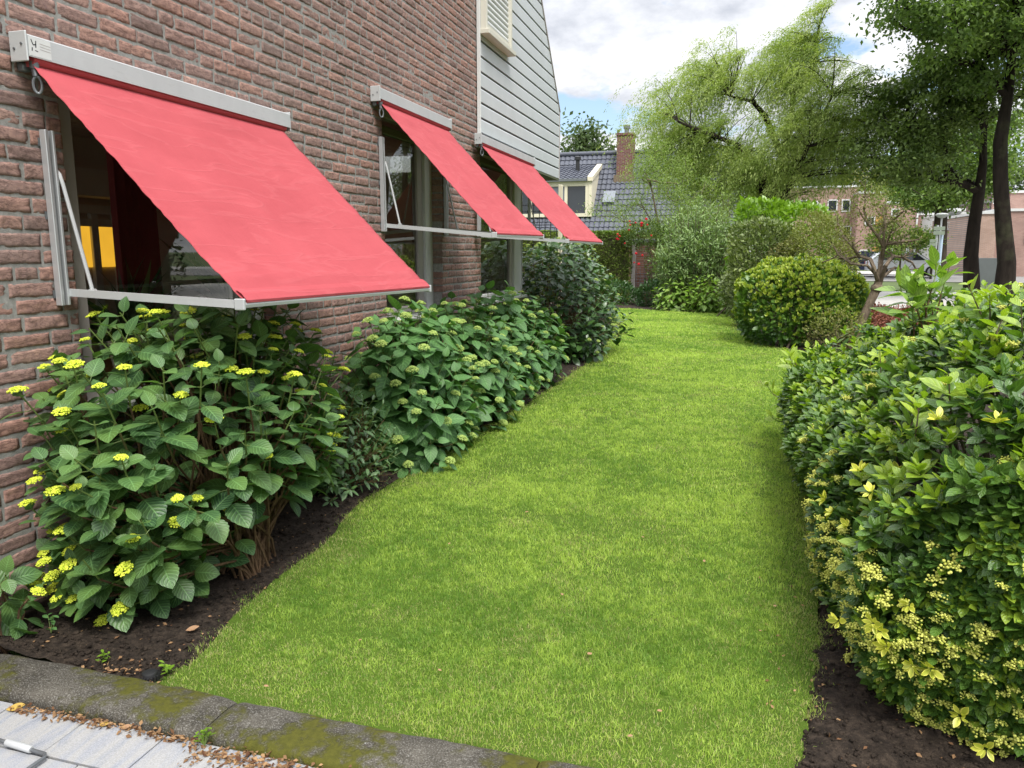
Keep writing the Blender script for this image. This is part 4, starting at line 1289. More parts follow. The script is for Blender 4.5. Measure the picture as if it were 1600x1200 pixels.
# ================================================================== GRASS (stuff), litter, small things near the kerb
def build_grass():
    rng = np.random.default_rng(5)
    zones = [(1.93, 3.2, 50000), (3.2, 4.6, 30000), (4.6, 6.5, 17000), (6.5, 9.5, 9000), (9.5, 13, 4800), (13, 20, 2900)]
    Ps = []; W = []; H = []
    poly = [tuple(p) for p in LAWN2[::3]]
    for k, (y0, y1, dens) in enumerate(zones):
        x0, x1 = -.8, 4.7
        n = int((x1 - x0) * (y1 - y0) * dens)
        P = np.stack([rng.uniform(x0, x1, n), rng.uniform(y0, y1, n)], 1)
        # only what the camera can nearly see
        ang = np.arctan2(P[:, 0] - CAMX, P[:, 1]) + R(YAW)
        P = P[np.abs(ang) < R(40)]
        d = polydist(P, poly); d = np.where(inpoly(P, poly), -d, d)
        lim = (fbm(np.c_[P, P[:, 0] * 0], 7, 3, 3) - .5) * .22 + rng.exponential(.022, len(P)) - .03
        keep = d < lim
        keep &= (P[:, 1] > 1.91) & ~((d > -.16) & (rng.random(len(P)) < .35))
        bare = fbm(np.c_[P, P[:, 0] * 0 + 3], 3.5, 14, 3)
        keep &= ~((bare > .67) & (rng.random(len(P)) < .6))
        P = P[keep]; Ps.append(P)
        W.append(np.full(len(P), (.0017, .0022, .0030, .0045, .0070, .011)[k])); H.append(np.full(len(P), (.017, .018, .019, .021, .024, .027)[k]))
    P = np.concatenate(Ps); W = np.concatenate(W); H = np.concatenate(H); n = len(P)
    P3 = np.c_[P, np.zeros(n)]
    H = H * rng.uniform(.5, 1.35, n) * (.55 + .5 * fbm(P3, 2.5, 4, 3) + .6 * vnoise(P3, 30, 45))
    az = rng.uniform(0, 6.28, n); lean = np.abs(rng.normal(0, .75, n)).clip(0, 1.5)
    D = np.stack([np.cos(az), np.sin(az), np.zeros(n)], 1)
    wa = rng.uniform(0, 6.28, n); S = np.stack([np.cos(wa), np.sin(wa), np.zeros(n)], 1) * W[:, None]
    B = np.c_[P, np.full(n, .004)]
    Mid = B + D * (H * .35 * lean)[:, None] + UP * (H * .62)[:, None]
    Tip = B + D * (H * .95 * lean)[:, None] + UP * (H * (1.0 - .28 * lean.clip(0, 1.4)))[:, None]
    V = np.stack([B - S * .5, B + S * .5, Mid + S * .42, Mid - S * .42, Tip], 1).reshape(-1, 3)
    i = np.arange(n)[:, None] * 5
    F4 = i + np.array([[0, 1, 2, 3]]); F3 = i + np.array([[3, 2, 4]])
    T = np.clip(.5 + (fbm(P3, 1.3, 21, 4) - .5) * 1.5 + (fbm(P3, 9, 25, 3) - .5) * .9 + (vnoise(P3, 38, 41) - .5) * .75 + (vnoise(P3, 90, 43) - .5) * .6 + rng.normal(0, .24, n), 0, 1)
    dry = rng.random(n) < (.05 + .25 * np.clip(fbm(P3, 4, 31, 3) - .52, 0, 1) * 6)
    d = polydist(P, poly); dry |= (d < .16) & (rng.random(n) < .55 * (1 - d / .16)); dry |= (P[:, 1] < 2.35) & (rng.random(n) < .22)
    T = np.where(dry, 1.6, T); H = np.where(dry, H * .65, H); V = None
    Mid = B + D * (H * .35 * lean)[:, None] + UP * (H * .62)[:, None]
    Tip = B + D * (H * .95 * lean)[:, None] + UP * (H * (1.0 - .28 * lean.clip(0, 1.4)))[:, None]
    V = np.stack([B - S * .5, B + S * .5, Mid + S * .42, Mid - S * .42, Tip], 1).reshape(-1, 3)
    t = NT('grass_blade')
    f = t.tint()
    c = t.mix(f, (.140, .262, .036), (.48, .61, .115))
    c = t.mix(t.math('GREATER_THAN', f, 1.3), c, (.46, .42, .19))
    t.pr(col=c, rough=.5, spec=.3)
    tr = t.n('ShaderNodeBsdfTranslucent'); t.set(tr, 'Color', t.mix(1, c, (1.2, 1.35, .7), 'MULTIPLY'))
    mx = t.n('ShaderNodeMixShader'); mx.inputs[0].default_value = .35
    t.l(t.b.outputs[0], mx.inputs[1]); t.l(tr.outputs[0], mx.inputs[2]); t.l(mx.outputs[0], t.out.inputs[0])
    link('lawn_grass', npmesh('lawn_grass', V, [F4, F3], t.m, tint=np.repeat(T, 5)), kind='stuff')
build_grass()
def build_litter():
    rng = np.random.default_rng(8)
    LM['litter'] = leaf_mat('dry_leaf', (.085, .035, .018), (.36, .22, .11), .8, .2, .1)
    L = Leaves()
    n = 900
    x = np.concatenate([rng.uniform(.45, 1.2, 380), rng.normal(1.32, .13, 420), rng.uniform(1.3, 2.4, 140)])
    n = len(x)
    y = 1.71 - .012 * np.sin(x * 2.1 + 1) - np.abs(rng.normal(0, .017, n)) - np.where((x > 1.15) & (x < 1.5), np.abs(rng.normal(0, .05, n)), 0)
    P = np.c_[x, y, .021 + np.abs(rng.normal(0, .006, n))]
    L.add(P, unit(np.c_[rng.normal(0, 1, (n, 2)), rng.normal(0, .25, n)]), unit(np.c_[rng.normal(0, .5, (n, 2)), np.ones(n)]), rng.uniform(.008, .024, n), rng.random(n))
    # scraps on the soil beside the lawn and under the hedge
    n = 260
    P = np.c_[rng.uniform(.15, .85, n), rng.uniform(1.93, 3.6, n)]; P = P[~inpoly(P, LAWN)]
    Q = np.c_[rng.normal(.62, .06, 60), np.abs(rng.normal(0, .04, 60)) + 1.93]; P = np.r_[P, Q]
    P = np.r_[P, np.c_[rng.uniform(2.75, 3.3, 130), rng.uniform(1.95, 3.4, 130)]]
    n = len(P)
    L.add(np.c_[P, soil_z(P).clip(.006) + .006], unit(np.c_[rng.normal(0, 1, (n, 2)), rng.normal(0, .2, n)]), unit(np.c_[rng.normal(0, .5, (n, 2)), np.ones(n)]), rng.uniform(.008, .022, n), rng.random(n))
    L.build('leaf_litter', KITE, LM['litter'], None, False, 'stuff')
build_litter()
def clods():
    rng = np.random.default_rng(151); P = np.r_[np.c_[rng.uniform(.02, .82, 9000), 1.93 + 5.2 * rng.random(9000) ** 1.4], np.c_[rng.uniform(2.8, 3.7, 3500), rng.uniform(1.93, 3.3, 3500)]]
    P = P[~inpoly(P, LAWN)]; n = len(P); s_ = rng.lognormal(-5.6, .55, n).clip(.0015, .013)
    V = (ICO[0][None] * rng.uniform(.6, 1.35, (n, 12, 3))) * s_[:, None, None] * np.array([1, 1, .75]) + np.c_[P, soil_z(P) + s_ * .3][:, None]
    F = (ICO[1][None] + (np.arange(n) * 12)[:, None, None]).reshape(-1, 3)
    link('soil_clods', npmesh('soil_clods', V.reshape(-1, 3), F, M['soil']), kind='stuff')
clods()
LM['fallen'] = leaf_mat('fallen_leaf', (.40, .22, .05), (.58, .40, .10), .6, .3, .1, None, .2, 5)
LM['fallen_b'] = leaf_mat('brown_fallen_leaf', (.26, .13, .07), (.42, .26, .15), .75, .2, .1, None, .2, 5)
def fallen(P, s, az, mat, label, group=None):
    L = Leaves(); L.add(np.array(P), (math.cos(az), math.sin(az), .05), (.1, -.12, 1), s, .6)
    tag(L.build('fallen_leaf', leaf_tpl(8, .30, .5, .25, -.12, 0, 2, .9), mat, None), label, 'leaf', group)
fallen((.445, 1.668, .024), .058, .5, LM['fallen'], 'broad orange fallen leaf on the grey paving at the left edge')
fallen((.79, 1.688, .024), .034, .15, LM['fallen'], 'narrow yellow leaf lying on the paving in the litter along the kerb')
fallen((.865, 1.69, .026), .036, .3, LM['fallen_b'], 'pale brown curled leaf on the paving beside the kerb')
fallen((.655, 2.24, .035), .05, .7, LM['fallen_b'], 'pale brown fallen leaf on the dark soil below the large hydrangea')
for (u_, v_) in ((690, 1048), (1100, 878), (1168, 802), (420, 1072), (925, 1020), (1035, 1110), (820, 800), (1005, 838), (1210, 945), (880, 930), (1190, 985), (560, 1000), (700, 850), (980, 1150), (1240, 1080)):
    p = gnd(u_, v_, .026); fallen(p, random.uniform(.012, .026), random.uniform(0, 6), LM['fallen_b'], 'small dry brown leaf lying on the lawn', 'dry leaves on the lawn')
# weeds in the soil and by the kerb
def weed(P, h, n, label, seed, mat):
    rng = np.random.default_rng(seed)
    t = thing('weed', label, 'weed', tuple(P)); L = Leaves(); st = MB()
    for k in range(n):
        d = unit(np.array([rng.normal(0, .5), rng.normal(0, .5), 1])); q = np.array(P) + d * h * rng.uniform(.4, 1)
        st.tube(np.array([P, q]), .0013, 4, False)
        for m in range(3): L.add(q - d * m * h * .15, unit(rdir(1, rng)[0] * (1, 1, .3) + UP * .25), unit(UP + rng.normal(0, .3, 3)), h * .42 * rng.uniform(.7, 1.2), rng.random())
    L.build('leaves', T_OVAL, mat, t); st.build('stem', M['gstem'], t)
weed(gnd(80, 990, .06), .07, 4, 'tiny round-leaved seedling in the soil at the left below the hydrangea', 1, LM['ann'])
weed(gnd(165, 1035, .02), .05, 6, 'low weed in the soil just behind the left kerb stone', 2, LM['lime'])
weed(gnd(262, 1052, .02), .05, 7, 'weed sprouting beside the black plastic cap', 3, LM['lime'])
weed(gnd(320, 1165, .03), .05, 7, 'grassy weed growing in the joint between two kerb stones', 4, LM['lime'])
# black ribbed cap in the soil
cp = thing('drain_cap', 'small black ribbed plastic cap in the soil beside the kerb', 'cap', (.735, 1.962, .02))
MB().lathe([(.026, -.03), (.027, .006), (.024, .014), (.014, .018), (.004, .018)], (.735, 1.962, .02), 24).build('cap', M['black'], cp, True)
rb = MB()
for k in range(18):
    a = k * 2 * math.pi / 18; rb.box((-.0025, -.004, 0), (.0025, .006, .018), M=Matrix.Translation((.735 + .028 * math.cos(a), 1.962 + .028 * math.sin(a), .008)) @ Matrix.Rotation(a - math.pi / 2, 4, 'Z'))
rb.build('ribbed_skirt', M['black'], cp)
# awning crank lying on the paving
ck = thing('crank_handle', 'grey metal crank handle with pale sleeve lying on the paving', 'handle', (.62, 1.5, .03))
a_, b_ = np.array([.40, 1.545, .034]), np.array([.735, 1.522, .034])
MB().tube(np.array([a_ - (.5, -.035, 0), a_, b_]), .0052, 12).build('tube', M['steel'], ck, True)
u = unit(b_ - a_)
MB().tube(np.array([b_ - u * .125, b_ - u * .122, b_ - u * .028, b_ - u * .025]), [.0092, .0102, .0102, .0092], 14).build('sleeve', M['alu_pale'], ck, True)
MB().tube(np.array([b_, b_ + u * .028, b_ + u * .040 + (0, -.012, 0), b_ + u * .036 + (0, -.12, 0)]), .0055, 10).build('bent_end', M['steel'], ck, True)

# ================================================================== MIDDLE DISTANCE: garden shrubs, hedge, gate
rng = np.random.default_rng(81)
def clipped_hedge():
    t = thing('clipped_hedge', 'tall clipped dark hedge at the end of the lawn behind the house corner', 'hedge', (-2, 22.4, 0))
    n = 26000
    P = np.c_[rng.uniform(-4.6, -.36, n), np.full(n, 22.0), rng.uniform(.02, 2.0, n)]; N = np.tile([0, -1., .1], (n, 1))
    k = rng.random(n) < .22; P[k, 2] = 2.0; P[k, 1] = rng.uniform(22, 22.8, k.sum()); N[k] = (0, -.2, 1)
    k = rng.random(n) < .06; P[k, 0] = -.36; P[k, 1] = rng.uniform(22, 22.8, k.sum()); N[k] = (1, 0, 0)
    P += N * ((fbm(P, 2.4, 2, 3) - .5) * .14 - np.abs(rng.normal(0, .05, n)))[:, None]
    L = Leaves(); shrub_leaves(L, P, N, rng, .055, (.1, .75), .3, .8)
    k = N[:, 2] > .9; LT = Leaves(); shrub_leaves(LT, P[k][::2], N[k][::2], rng, .055, (.4, 1))
    L.build('leaves', KITE, LM['clip'], t); LT.build('young_leaves', KITE, LM['lime'], t)
    MB().box((-4.5, 22.12, 0), (-.48, 22.7, 1.88)).build('twigs', M['twig'], t)
clipped_hedge()
gt = thing('garden_gate', 'brown brick gateway with dark flat top at the end of the lawn', 'gate', (.2, 22.4, 0))
MB().box((-.30, 22.36, 0), (1.7, 22.6, 1.70)).build('brick_panel', mat_farbrick('gate_brick', (.22, .10, .07), (.28, .14, .10)), gt)
MB().box((-.35, 22.30, 1.70), (1.75, 22.66, 1.80), .01).build('capping', M['steel'], gt)
MB().box((-.36, 22.28, 0), (-.24, 22.35, 1.69), .01).build('post', M['greyframe'], gt)
ms = MB()
for k in range(8): ms.tube([(-.22, 22.33, .2 + k * .09), (.7, 22.33, .2 + k * .09)], .006, 5)
for k in range(9): ms.tube([(-.2 + k * .11, 22.32, .1), (-.2 + k * .11, 22.32, 1.0)], .005, 5)
ms.build('wire_mesh', M['steel'], gt)
# climbing rose
def rose():
    t = thing('climbing_rose', 'climbing rose with red blooms over the brick gateway', 'rose', (.1, 21.9, 0))
    P = np.vstack([shell(2200, (.15, 21.9, 1.85), (.85, .4, .42), rng, 2, .2, 1.5, .15)[0], shell(900, (.45, 21.9, 1.1), (.38, .35, .75), rng, 2, .2, 1.5, .15)[0]])
    N = unit(P - (.2, 22.2, 1.5)); L = Leaves(); shrub_leaves(L, P, N, rng, .065, (.2, 1))
    L.build('leaves', KITE, LM['tree'], t)
    b = MB()
    for k in range(9):
        q = P[rng.integers(len(P))]; b.tube(np.array([(.3, 22.0, 0), (.35 + rng.normal(0, .1), 21.95, .8), (q + (.3, 21.9, 1.5)) / 2, q]), [.014, .011, .008, .004], 5, False)
    b.build('stems', M['twig'], t)
    me = flower_mesh('rose_bloom', M['rose'], 26, .030, .035, .017, rng)
    for (u_, v_) in ((966, 374), (972, 366), (984, 352), (987, 358), (993, 348), (1010, 345), (1012, 352), (975, 380), (971, 371), (994, 396), (1003, 397), (1002, 413), (996, 411), (1022, 360), (981, 358), (1005, 354), (968, 378), (1000, 351)):
        place('rose_bloom', me, t, at(u_, v_, 21.45) + rng.normal(0, .05, 3), rng.uniform(.55, 1.1), (0, -.6, .8), rng)
rose()
# feathery grey-green shrub, right of the gateway
def wand_shrub(name, label, cat, c, r, n, leaf, size, wood, h0=0.0, nw=120, lpw=60):
    t = thing(name, label, cat, (c[0], c[1], 0)); L = Leaves(); b = MB()
    for k in range(nw):
        a = rng.uniform(0, 6.28); e = math.sqrt(rng.random())
        tip = np.array([c[0] + r[0] * e * math.cos(a), c[1] + r[1] * e * math.sin(a), r[2] * (1.02 - .55 * e ** 2.5) * rng.uniform(.75, 1.08)])
        r0 = np.array([c[0] + r[0] * .35 * e * math.cos(a), c[1] + r[1] * .35 * e * math.sin(a), h0])
        q = np.linspace(0, 1, 7)[:, None]; pts = r0 + (tip - r0) * q + UP * np.sin(np.pi * q) * .12 + rng.normal(0, .02, (7, 3))
        b.tube(pts, np.linspace(.014, .003, 7), 4, False)
        m = rng.integers(lpw // 2, lpw); f = rng.uniform(.18, 1.0, m) ** .8
        p = np.stack([np.interp(f, q[:, 0], pts[:, j]) for j in range(3)], 1) + rng.normal(0, .05, (m, 3))
        d = unit(tip - r0)
        L.add(p, unit(d * .6 + rdir(m, rng) * .9 + UP * .15), unit(UP + rdir(m, rng) * .7), size * rng.uniform(.6, 1.25, m), np.clip(rng.normal(.35 + .4 * f, .2), 0, 1))
    L.build('leaves', SLIM, leaf, t); b.build('stems', wood, t)
wand_shrub('feathery_shrub', 'tall feathery grey-green shrub with narrow leaves beside the gateway', 'shrub', (1.62, 19.9, 0), (1.15, .9, 2.55), 0, LM['grey'], .13, M['twig'], 0, 230, 90)
# pale green hydrangeas at the far border
rng = np.random.default_rng(91)
for k, (x, y, h, n) in enumerate(((1.15, 19.35, .80, 44), (1.95, 18.95, .92, 50), (2.7, 18.7, .84, 40))):
    tips = dome_tips(n, (x, y, .35), (.55, .45, h - .30), rng, .05)
    shoot_bush('hydrangea_bush', 'light green leafy hydrangea at the far edge of the lawn', 'hydrangea', np.array([(x, y, 0)]), tips, rng, bpy.data.materials['bright_hydrangea_leaf'], T_MID, .17, 5, .06, FP, .25, 1.0, 'light green hydrangeas at the far border', droop=.6, tint=(.35, 1.0))
leafy_shrub('low_shrub', 'low dark green shrub at the end of the lawn beneath the roses', 'shrub', (.45, 20.6, .25), (.42, .35, .42), 1500, LM['bush'], KITE, .075, rng)
leafy_shrub('low_shrub', 'low dark green ground-hugging shrub at the foot of the clipped hedge', 'shrub', (-.65, 21.2, .2), (.75, .4, .42), 2000, LM['bush'], KITE, .075, rng)
# lime-topped laurel hedge and the shrubs before it
def laurel():
    t = thing('laurel_hedge', 'bright lime green laurel hedge standing tall behind the grey shrubs', 'hedge', (3.4, 17.6, 0))
    n = 9000
    P, N = shell(n, (3.45, 17.7, 1.25), (1.0, .7, 1.22), rng, 5, .10, 1.6, .10, .05)
    L = Leaves(); shrub_leaves(L, P, N, rng, .10, (.2, .95), .4, .7)
    L.build('leaves', T_MID, LM['lime'], t)
    b = MB()
    for k in range(16):
        q = P[rng.integers(len(P))]; b.tube(np.array([(3.4 + rng.normal(0, .4), 17.7 + rng.normal(0, .15), 0), (q + (3.4, 17.7, .5)) / 2, q]), [.02, .012, .005], 5, False)
    b.build('stems', M['twig'], t)
laurel()
leafy_shrub('mottled_shrub', 'rounded grey-green shrub with pale edged leaves in front of the lime hedge', 'shrub', (3.12, 15.6, .95), (.78, .7, 1.15), 9500, LM['edgev'], KITE, .085, rng, None, 2.3, .16, .12, .05, 20)
leafy_shrub('olive_shrub', 'fine-leaved olive brown shrub left of the gnarled little tree', 'shrub', (3.98, 14.9, 1.15), (.78, .7, 1.02), 12000, LM['brownish'], KITE, .045, rng, None, 2.1, .22, .16, .05, 26, freq=2.2)
def golden():
    t = thing('golden_shrub', 'round clipped shrub with golden yellow young tips at the lawn edge', 'shrub', (3.58, 12.95, 0))
    c, r = (3.58, 13.0, .56), (.95, .95, .76)
    P, N = shell(9500, c, r, rng, 2.5, .13, 2.6, .07, .02)
    L = Leaves(); shrub_leaves(L, P - N * .03, N, rng, .078, (.1, .8), .5, .6); L.build('leaves', T_MID, LM['hedge'], t)
    P, N = shell(4200, c, r, rng, 2.5, .13, 2.6, .03, .1)
    pr = np.clip((N[:, 2] + .35) / 1.05, .02, 1) ** 1.4; k = rng.random(len(P)) < pr; P, N = P[k], N[k]
    L = Leaves()
    for q in range(6):
        L.add(P + N * .01, unit(N * .7 + UP * .7 + rdir(len(P), rng) * .75), unit(N + rdir(len(P), rng) * .6), rng.uniform(.04, .075, len(P)), rng.random(len(P)))
    L.build('young_leaves', T_MID, LM['gold'], t)
    b = MB()
    for k in range(14):
        q = P[rng.integers(len(P))]; b.tube(np.array([(3.58 + rng.normal(0, .25), 13 + rng.normal(0, .25), 0), (q + np.array(c)) / 2, q]), [.02, .012, .005], 5, False)
    b.build('stems', M['twig'], t)
golden()
leafy_shrub('twiggy_shrub', 'small thin twiggy shrub in front of the round golden-tipped shrub', 'shrub', (3.98, 11.9, .30), (.42, .35, .36), 1500, LM['brownish'], KITE, .04, rng, None, 2, .2, .14, .03, 40)
# red ground cover beyond
gc = Leaves(); n = 9000
P = np.c_[rng.uniform(4.6, 7.2, n), rng.uniform(15.2, 19.5, n), rng.uniform(0, .22, n)]
P[:, 2] *= .4 + 1.2 * fbm(P, 1.5, 2, 2)
gc.add(P, unit(rdir(n, rng) + UP * .8), unit(UP + rdir(n, rng) * .6), rng.uniform(.04, .08, n), rng.random(n))
gc.build('ground_cover', KITE, leaf_mat('red_ground_cover_leaf', (.10, .035, .025), (.24, .085, .055), .7, .2, .15), None, False, 'stuff')
# trellis at the house corner
tr = thing('trellis', 'black wire trellis between two pale posts beside the house corner', 'trellis', (-.4, 11.6, 0))
wires = MB()
for k in range(8): wires.tube([(-.72 + k * .09, 11.6, .9), (-.72 + k * .09, 11.6, 2.2)], .006, 5)
for k in range(13): wires.tube([(-.76, 11.6, .95 + k * .1), (-.06, 11.6, .95 + k * .1)], .006, 5)
wires.build('wire_grid', M['black'], tr)
for x in (-.80, -.03): MB().box((x - .03, 11.57, 0), (x + .03, 11.63, 2.44), .005).build('post', M['cream'], tr)

# ================================================================== TREES
def grow(trunk, rtrunk, targets, rng, rmin=.012, up=.35, power=.48, wob=.06):
    """connect every target to the nearest part of the growing skeleton; returns list of (pts, radii)"""
    nodes = [np.array(p, float) for p in trunk]; par = [-1] + list(range(len(trunk) - 1)); cnt = [0] * len(nodes)
    fixed = len(nodes)
    order = np.argsort([min(np.linalg.norm(t - p) for p in nodes) for t in targets])
    paths = []
    arr = np.array(nodes)
    for o in order:
        t = targets[o]
        d = np.linalg.norm(arr - t, axis=1) + .9 * np.clip(arr[:, 2] - t[2] + .15 * np.linalg.norm(arr[:, :2] - t[:2], axis=1), 0, None)
        d[:max(1, fixed // 3)] += 3
        j = int(np.argmin(d)); s = arr[j]
        L = np.linalg.norm(t - s); m = max(3, int(L / .5) + 2)
        k = np.linspace(0, 1, m)[1:, None]
        c = s * .5 + t * .5 + UP * L * up * rng.uniform(.0, 1) * .5 + rng.normal(0, L * wob, 3)
        pts = (1 - k) ** 2 * s + 2 * (1 - k) * k * c + k * k * t
        pts[:-1] += rng.normal(0, .03 * min(1, L), (m - 2, 3)) if m > 2 else 0
        ids = [j]
        for p in pts:
            nodes.append(p); par.append(ids[-1]); cnt.append(0); ids.append(len(nodes) - 1)
        arr = np.vstack([arr, pts]); paths.append(ids)
    cnt = np.zeros(len(nodes))
    for ids in paths:
        q = ids[-1]
        while q != -1:
            cnt[q] += 1; q = par[q]
    rad = rmin * np.maximum(cnt, 1) ** power
    out = [(np.array(trunk), np.array(rtrunk))]
    for ids in paths:
        r = rad[ids].copy(); r[0] = min(r[0], r[1] * 1.3)
        out.append((arr[ids], r))
    return out
def env_targets(n, ells, rng, fill=.55):
    T = []; vol = np.array([e[1][0] * e[1][1] * e[1][2] for e in ells]); vol = vol ** .8 / (vol ** .8).sum()
    for i in range(n):
        e = ells[rng.choice(len(ells), p=vol)]
        d = rdir(1, rng)[0] * rng.uniform(fill, 1.0) ** .6
        T.append(np.array(e[0]) + d * np.array(e[1]))
    return T
def tree(name, label, trunk, rtrunk, ells, nt_, lpc, lsize, leaf, bark, rng, group=None, spread=.5, flat=.55, tpl=KITE, rmin=.012, up=.35, tint=(.1, .9), cat='tree', sides=8, fill=.5, tr_targets=None):
    t = thing(name, label, cat, tuple(np.array(trunk[0])), group)
    T = tr_targets if tr_targets is not None else env_targets(nt_, ells, rng, fill)
    sk = grow(trunk, rtrunk, T, rng, rmin, up)
    b = MB()
    for k, (p, r) in enumerate(sk): b.tube(p, r, sides + 2 if k == 0 else (sides - 2 if r[0] > .05 else 4), False)
    b.build('trunk', bark, t, True)
    L = Leaves()
    for q in T:
        m = int(lpc * rng.uniform(.5, 1.5)); s = spread * rng.uniform(.6, 1.3)
        P = q + rng.normal(0, 1, (m, 3)) * (s, s, s * flat)
        tt = tint[0] + (tint[1] - tint[0]) * rng.random()
        L.add(P, unit(rdir(m, rng) + (0, 0, -.2)), unit(UP * .9 + rdir(m, rng) * .8), lsize * rng.uniform(.55, 1.3, m), np.clip(tt + rng.normal(0, .18, m), 0, 1))
    L.build('crown', tpl, leaf, t, False)
    return t
# feathery willow-like tree, drooping to the left
def weeping():
    rng = np.random.default_rng(101)
    Y = 30.0
    t = thing('weeping_tree', 'tall feathery light green tree with drooping wind-blown twigs', 'tree', (3.6, Y, 0))
    A = lambda u, v, dy=0: at(u, v, Y + dy)
    trunk = [np.array([3.55, Y, -.1]), A(1200, 372), A(1203, 325), A(1212, 290), A(1222, 245), A(1235, 200), A(1238, 150)]
    rt = [.30, .27, .24, .20, .15, .11, .07]
    limbs = [[A(1203, 325), A(1190, 262), A(1150, 225, -1), A(1095, 205, -1.5), A(1060, 190, -2)], [A(1212, 290), A(1255, 235, 1), A(1275, 205, 1.5), A(1330, 198, 2)], [A(1203, 325), A(1160, 240, 1), A(1140, 232, 1), A(1105, 225, 2)],
             [A(1222, 245), A(1195, 180), A(1175, 158, -1), A(1140, 150, -1)], [A(1238, 150), A(1270, 100), A(1280, 40)], [A(1200, 350), A(1240, 280, -1), A(1262, 230, -1.5), A(1300, 150, -1)]]
    targets = []
    ells = [(A(1190, 170), (3.9, 2.8, 2.8)), (A(1085, 165), (2.2, 2.0, 1.6)), (A(1320, 180), (2.4, 2.2, 2.0)), (A(1370, 250), (.9, 1.2, 1.0)), (A(1200, 90), (2.4, 1.8, 1.3)), (A(1290, 45), (.9, .8, 1.1)), (A(1075, 245), (1.6, 1.4, 1.0)), (A(1345, 215), (1.1, 1.2, 1.3)), (A(1180, 270), (3.4, 2.0, 1.1)), (A(1285, 275), (1.6, 1.4, .9)), (A(1130, 285), (1.2, 1.2, .7))]
    targets = env_targets(320, ells, rng, .5)
    b = MB(); b.tube(np.array(trunk), rt, 10, False)
    for l in limbs: b.tube(np.array(l), np.linspace(.13, .04, len(l)), 7, False)
    base = [p for l in limbs for p in l] + trunk
    nodes = np.array(trunk[2:] + [l[0] * (1 - k) + l[1] * k for seg in limbs for l in zip(seg[:-1], seg[1:]) for k in (0, .5, 1)])
    L = Leaves()
    for q in targets:
        d = np.linalg.norm(nodes - q, axis=1) + .8 * np.clip(nodes[:, 2] - q[2], 0, None); s = nodes[np.argmin(d)]
        k = np.linspace(0, 1, 6)[:, None]; c = (s + q) / 2 + UP * .35 + rng.normal(0, .12, 3)
        pts = (1 - k) ** 2 * s + 2 * k * (1 - k) * c + k * k * q
        b.tube(pts, np.linspace(.024, .006, 6), 4, False)
        tt = rng.uniform(.1, .95)
        for w_ in range(rng.integers(9, 16)):
            p0 = pts[rng.choice([2, 3, 4, 5, 5, 5])] + rng.normal(0, .10, 3)
            lean = np.array([-.8 + rng.normal(0, .32), rng.normal(0, .45), 0]); Ls = rng.uniform(.7, 1.8)
            m = int(40 * Ls); f = np.sort(rng.random(m))[:, None]
            P = p0 + lean * Ls * f * .8 + UP * (.22 * f - .95 * f * f) * Ls + rng.normal(0, .055, (m, 3))
            dd = unit(lean * .8 + UP * (.22 - 1.9 * f))
            L.add(P, unit(dd + rdir(m, rng) * .7), unit(UP + rdir(m, rng) * .8), rng.uniform(.06, .135, m), np.clip(tt + rng.normal(0, .18, m), 0, 1))
    b.build('trunk', M['bark_dark'], t, True)
    L.build('crown', SLIM, LM['willow'], t, False)
weeping()
rng = np.random.default_rng(111)
A = lambda u, v, Y: at(u, v, Y)
# two dark trees on the right
tree('dark_tree', 'large dark-leaved tree with the thicker straight trunk at the right edge',
     [np.array([10.5, 27, -.1]), A(1573, 410, 27), A(1567, 340, 27), A(1563, 280, 27), A(1563, 220, 27), A(1575, 150, 27), A(1582, 80, 27), A(1585, 10, 27)], [.31, .25, .215, .20, .19, .14, .11, .09],
     [((9.2, 26.5, 10.2), (3.4, 3.6, 3.6)), ((7.6, 25.5, 9.4), (1.7, 2.2, 2.6)), ((12.4, 27, 10.0), (3.0, 3.5, 3.6)), ((8.8, 26, 7.0), (1.9, 2.4, .9)), ((8.0, 25.5, 11.5), (1.7, 2, 1.6))], 330, 215, .150, LM['oak'], M['bark_dark'], rng, None, .33, .6, rmin=.016, fill=.3, tint=(0, 1))
tree('dark_tree', 'dark-leaved forked tree just left of the thick straight trunk',
     [np.array([10.15, 29, -.1]), A(1517, 400, 29), A(1522, 350, 29), A(1530, 300, 29), A(1536, 255, 29), A(1538, 200, 29)], [.27, .22, .19, .17, .12, .08],
     [((8.3, 29, 6.0), (2.2, 2.2, 1.5)), ((7.3, 28.5, 4.6), (1.5, 1.8, 1.1)), ((9.8, 29.5, 7.2), (2.2, 2.2, 1.6)), ((8.3, 29, 4.3), (1.5, 1.5, .8))], 170, 190, .145, LM['oak2'], M['bark_dark'], rng, None, .31, .6, rmin=.016, fill=.3, tint=(0, 1))
tree('dark_tree', 'slender tree whose trunk stands right behind the lamp post', [np.array([13.3, 48, -.1]), A(1468, 380, 48), A(1470, 340, 48), A(1470, 280, 48)], [.42, .36, .32, .2],
     [((13.0, 48, 6.2), (3.0, 2.5, 2.2)), ((11.3, 47, 5.2), (1.8, 2, 1.5)), ((15, 48, 7), (2.4, 2.4, 2.2))], 90, 190, .24, LM['oak'], M['bark_grey'], rng, None, .6, .6, rmin=.02)
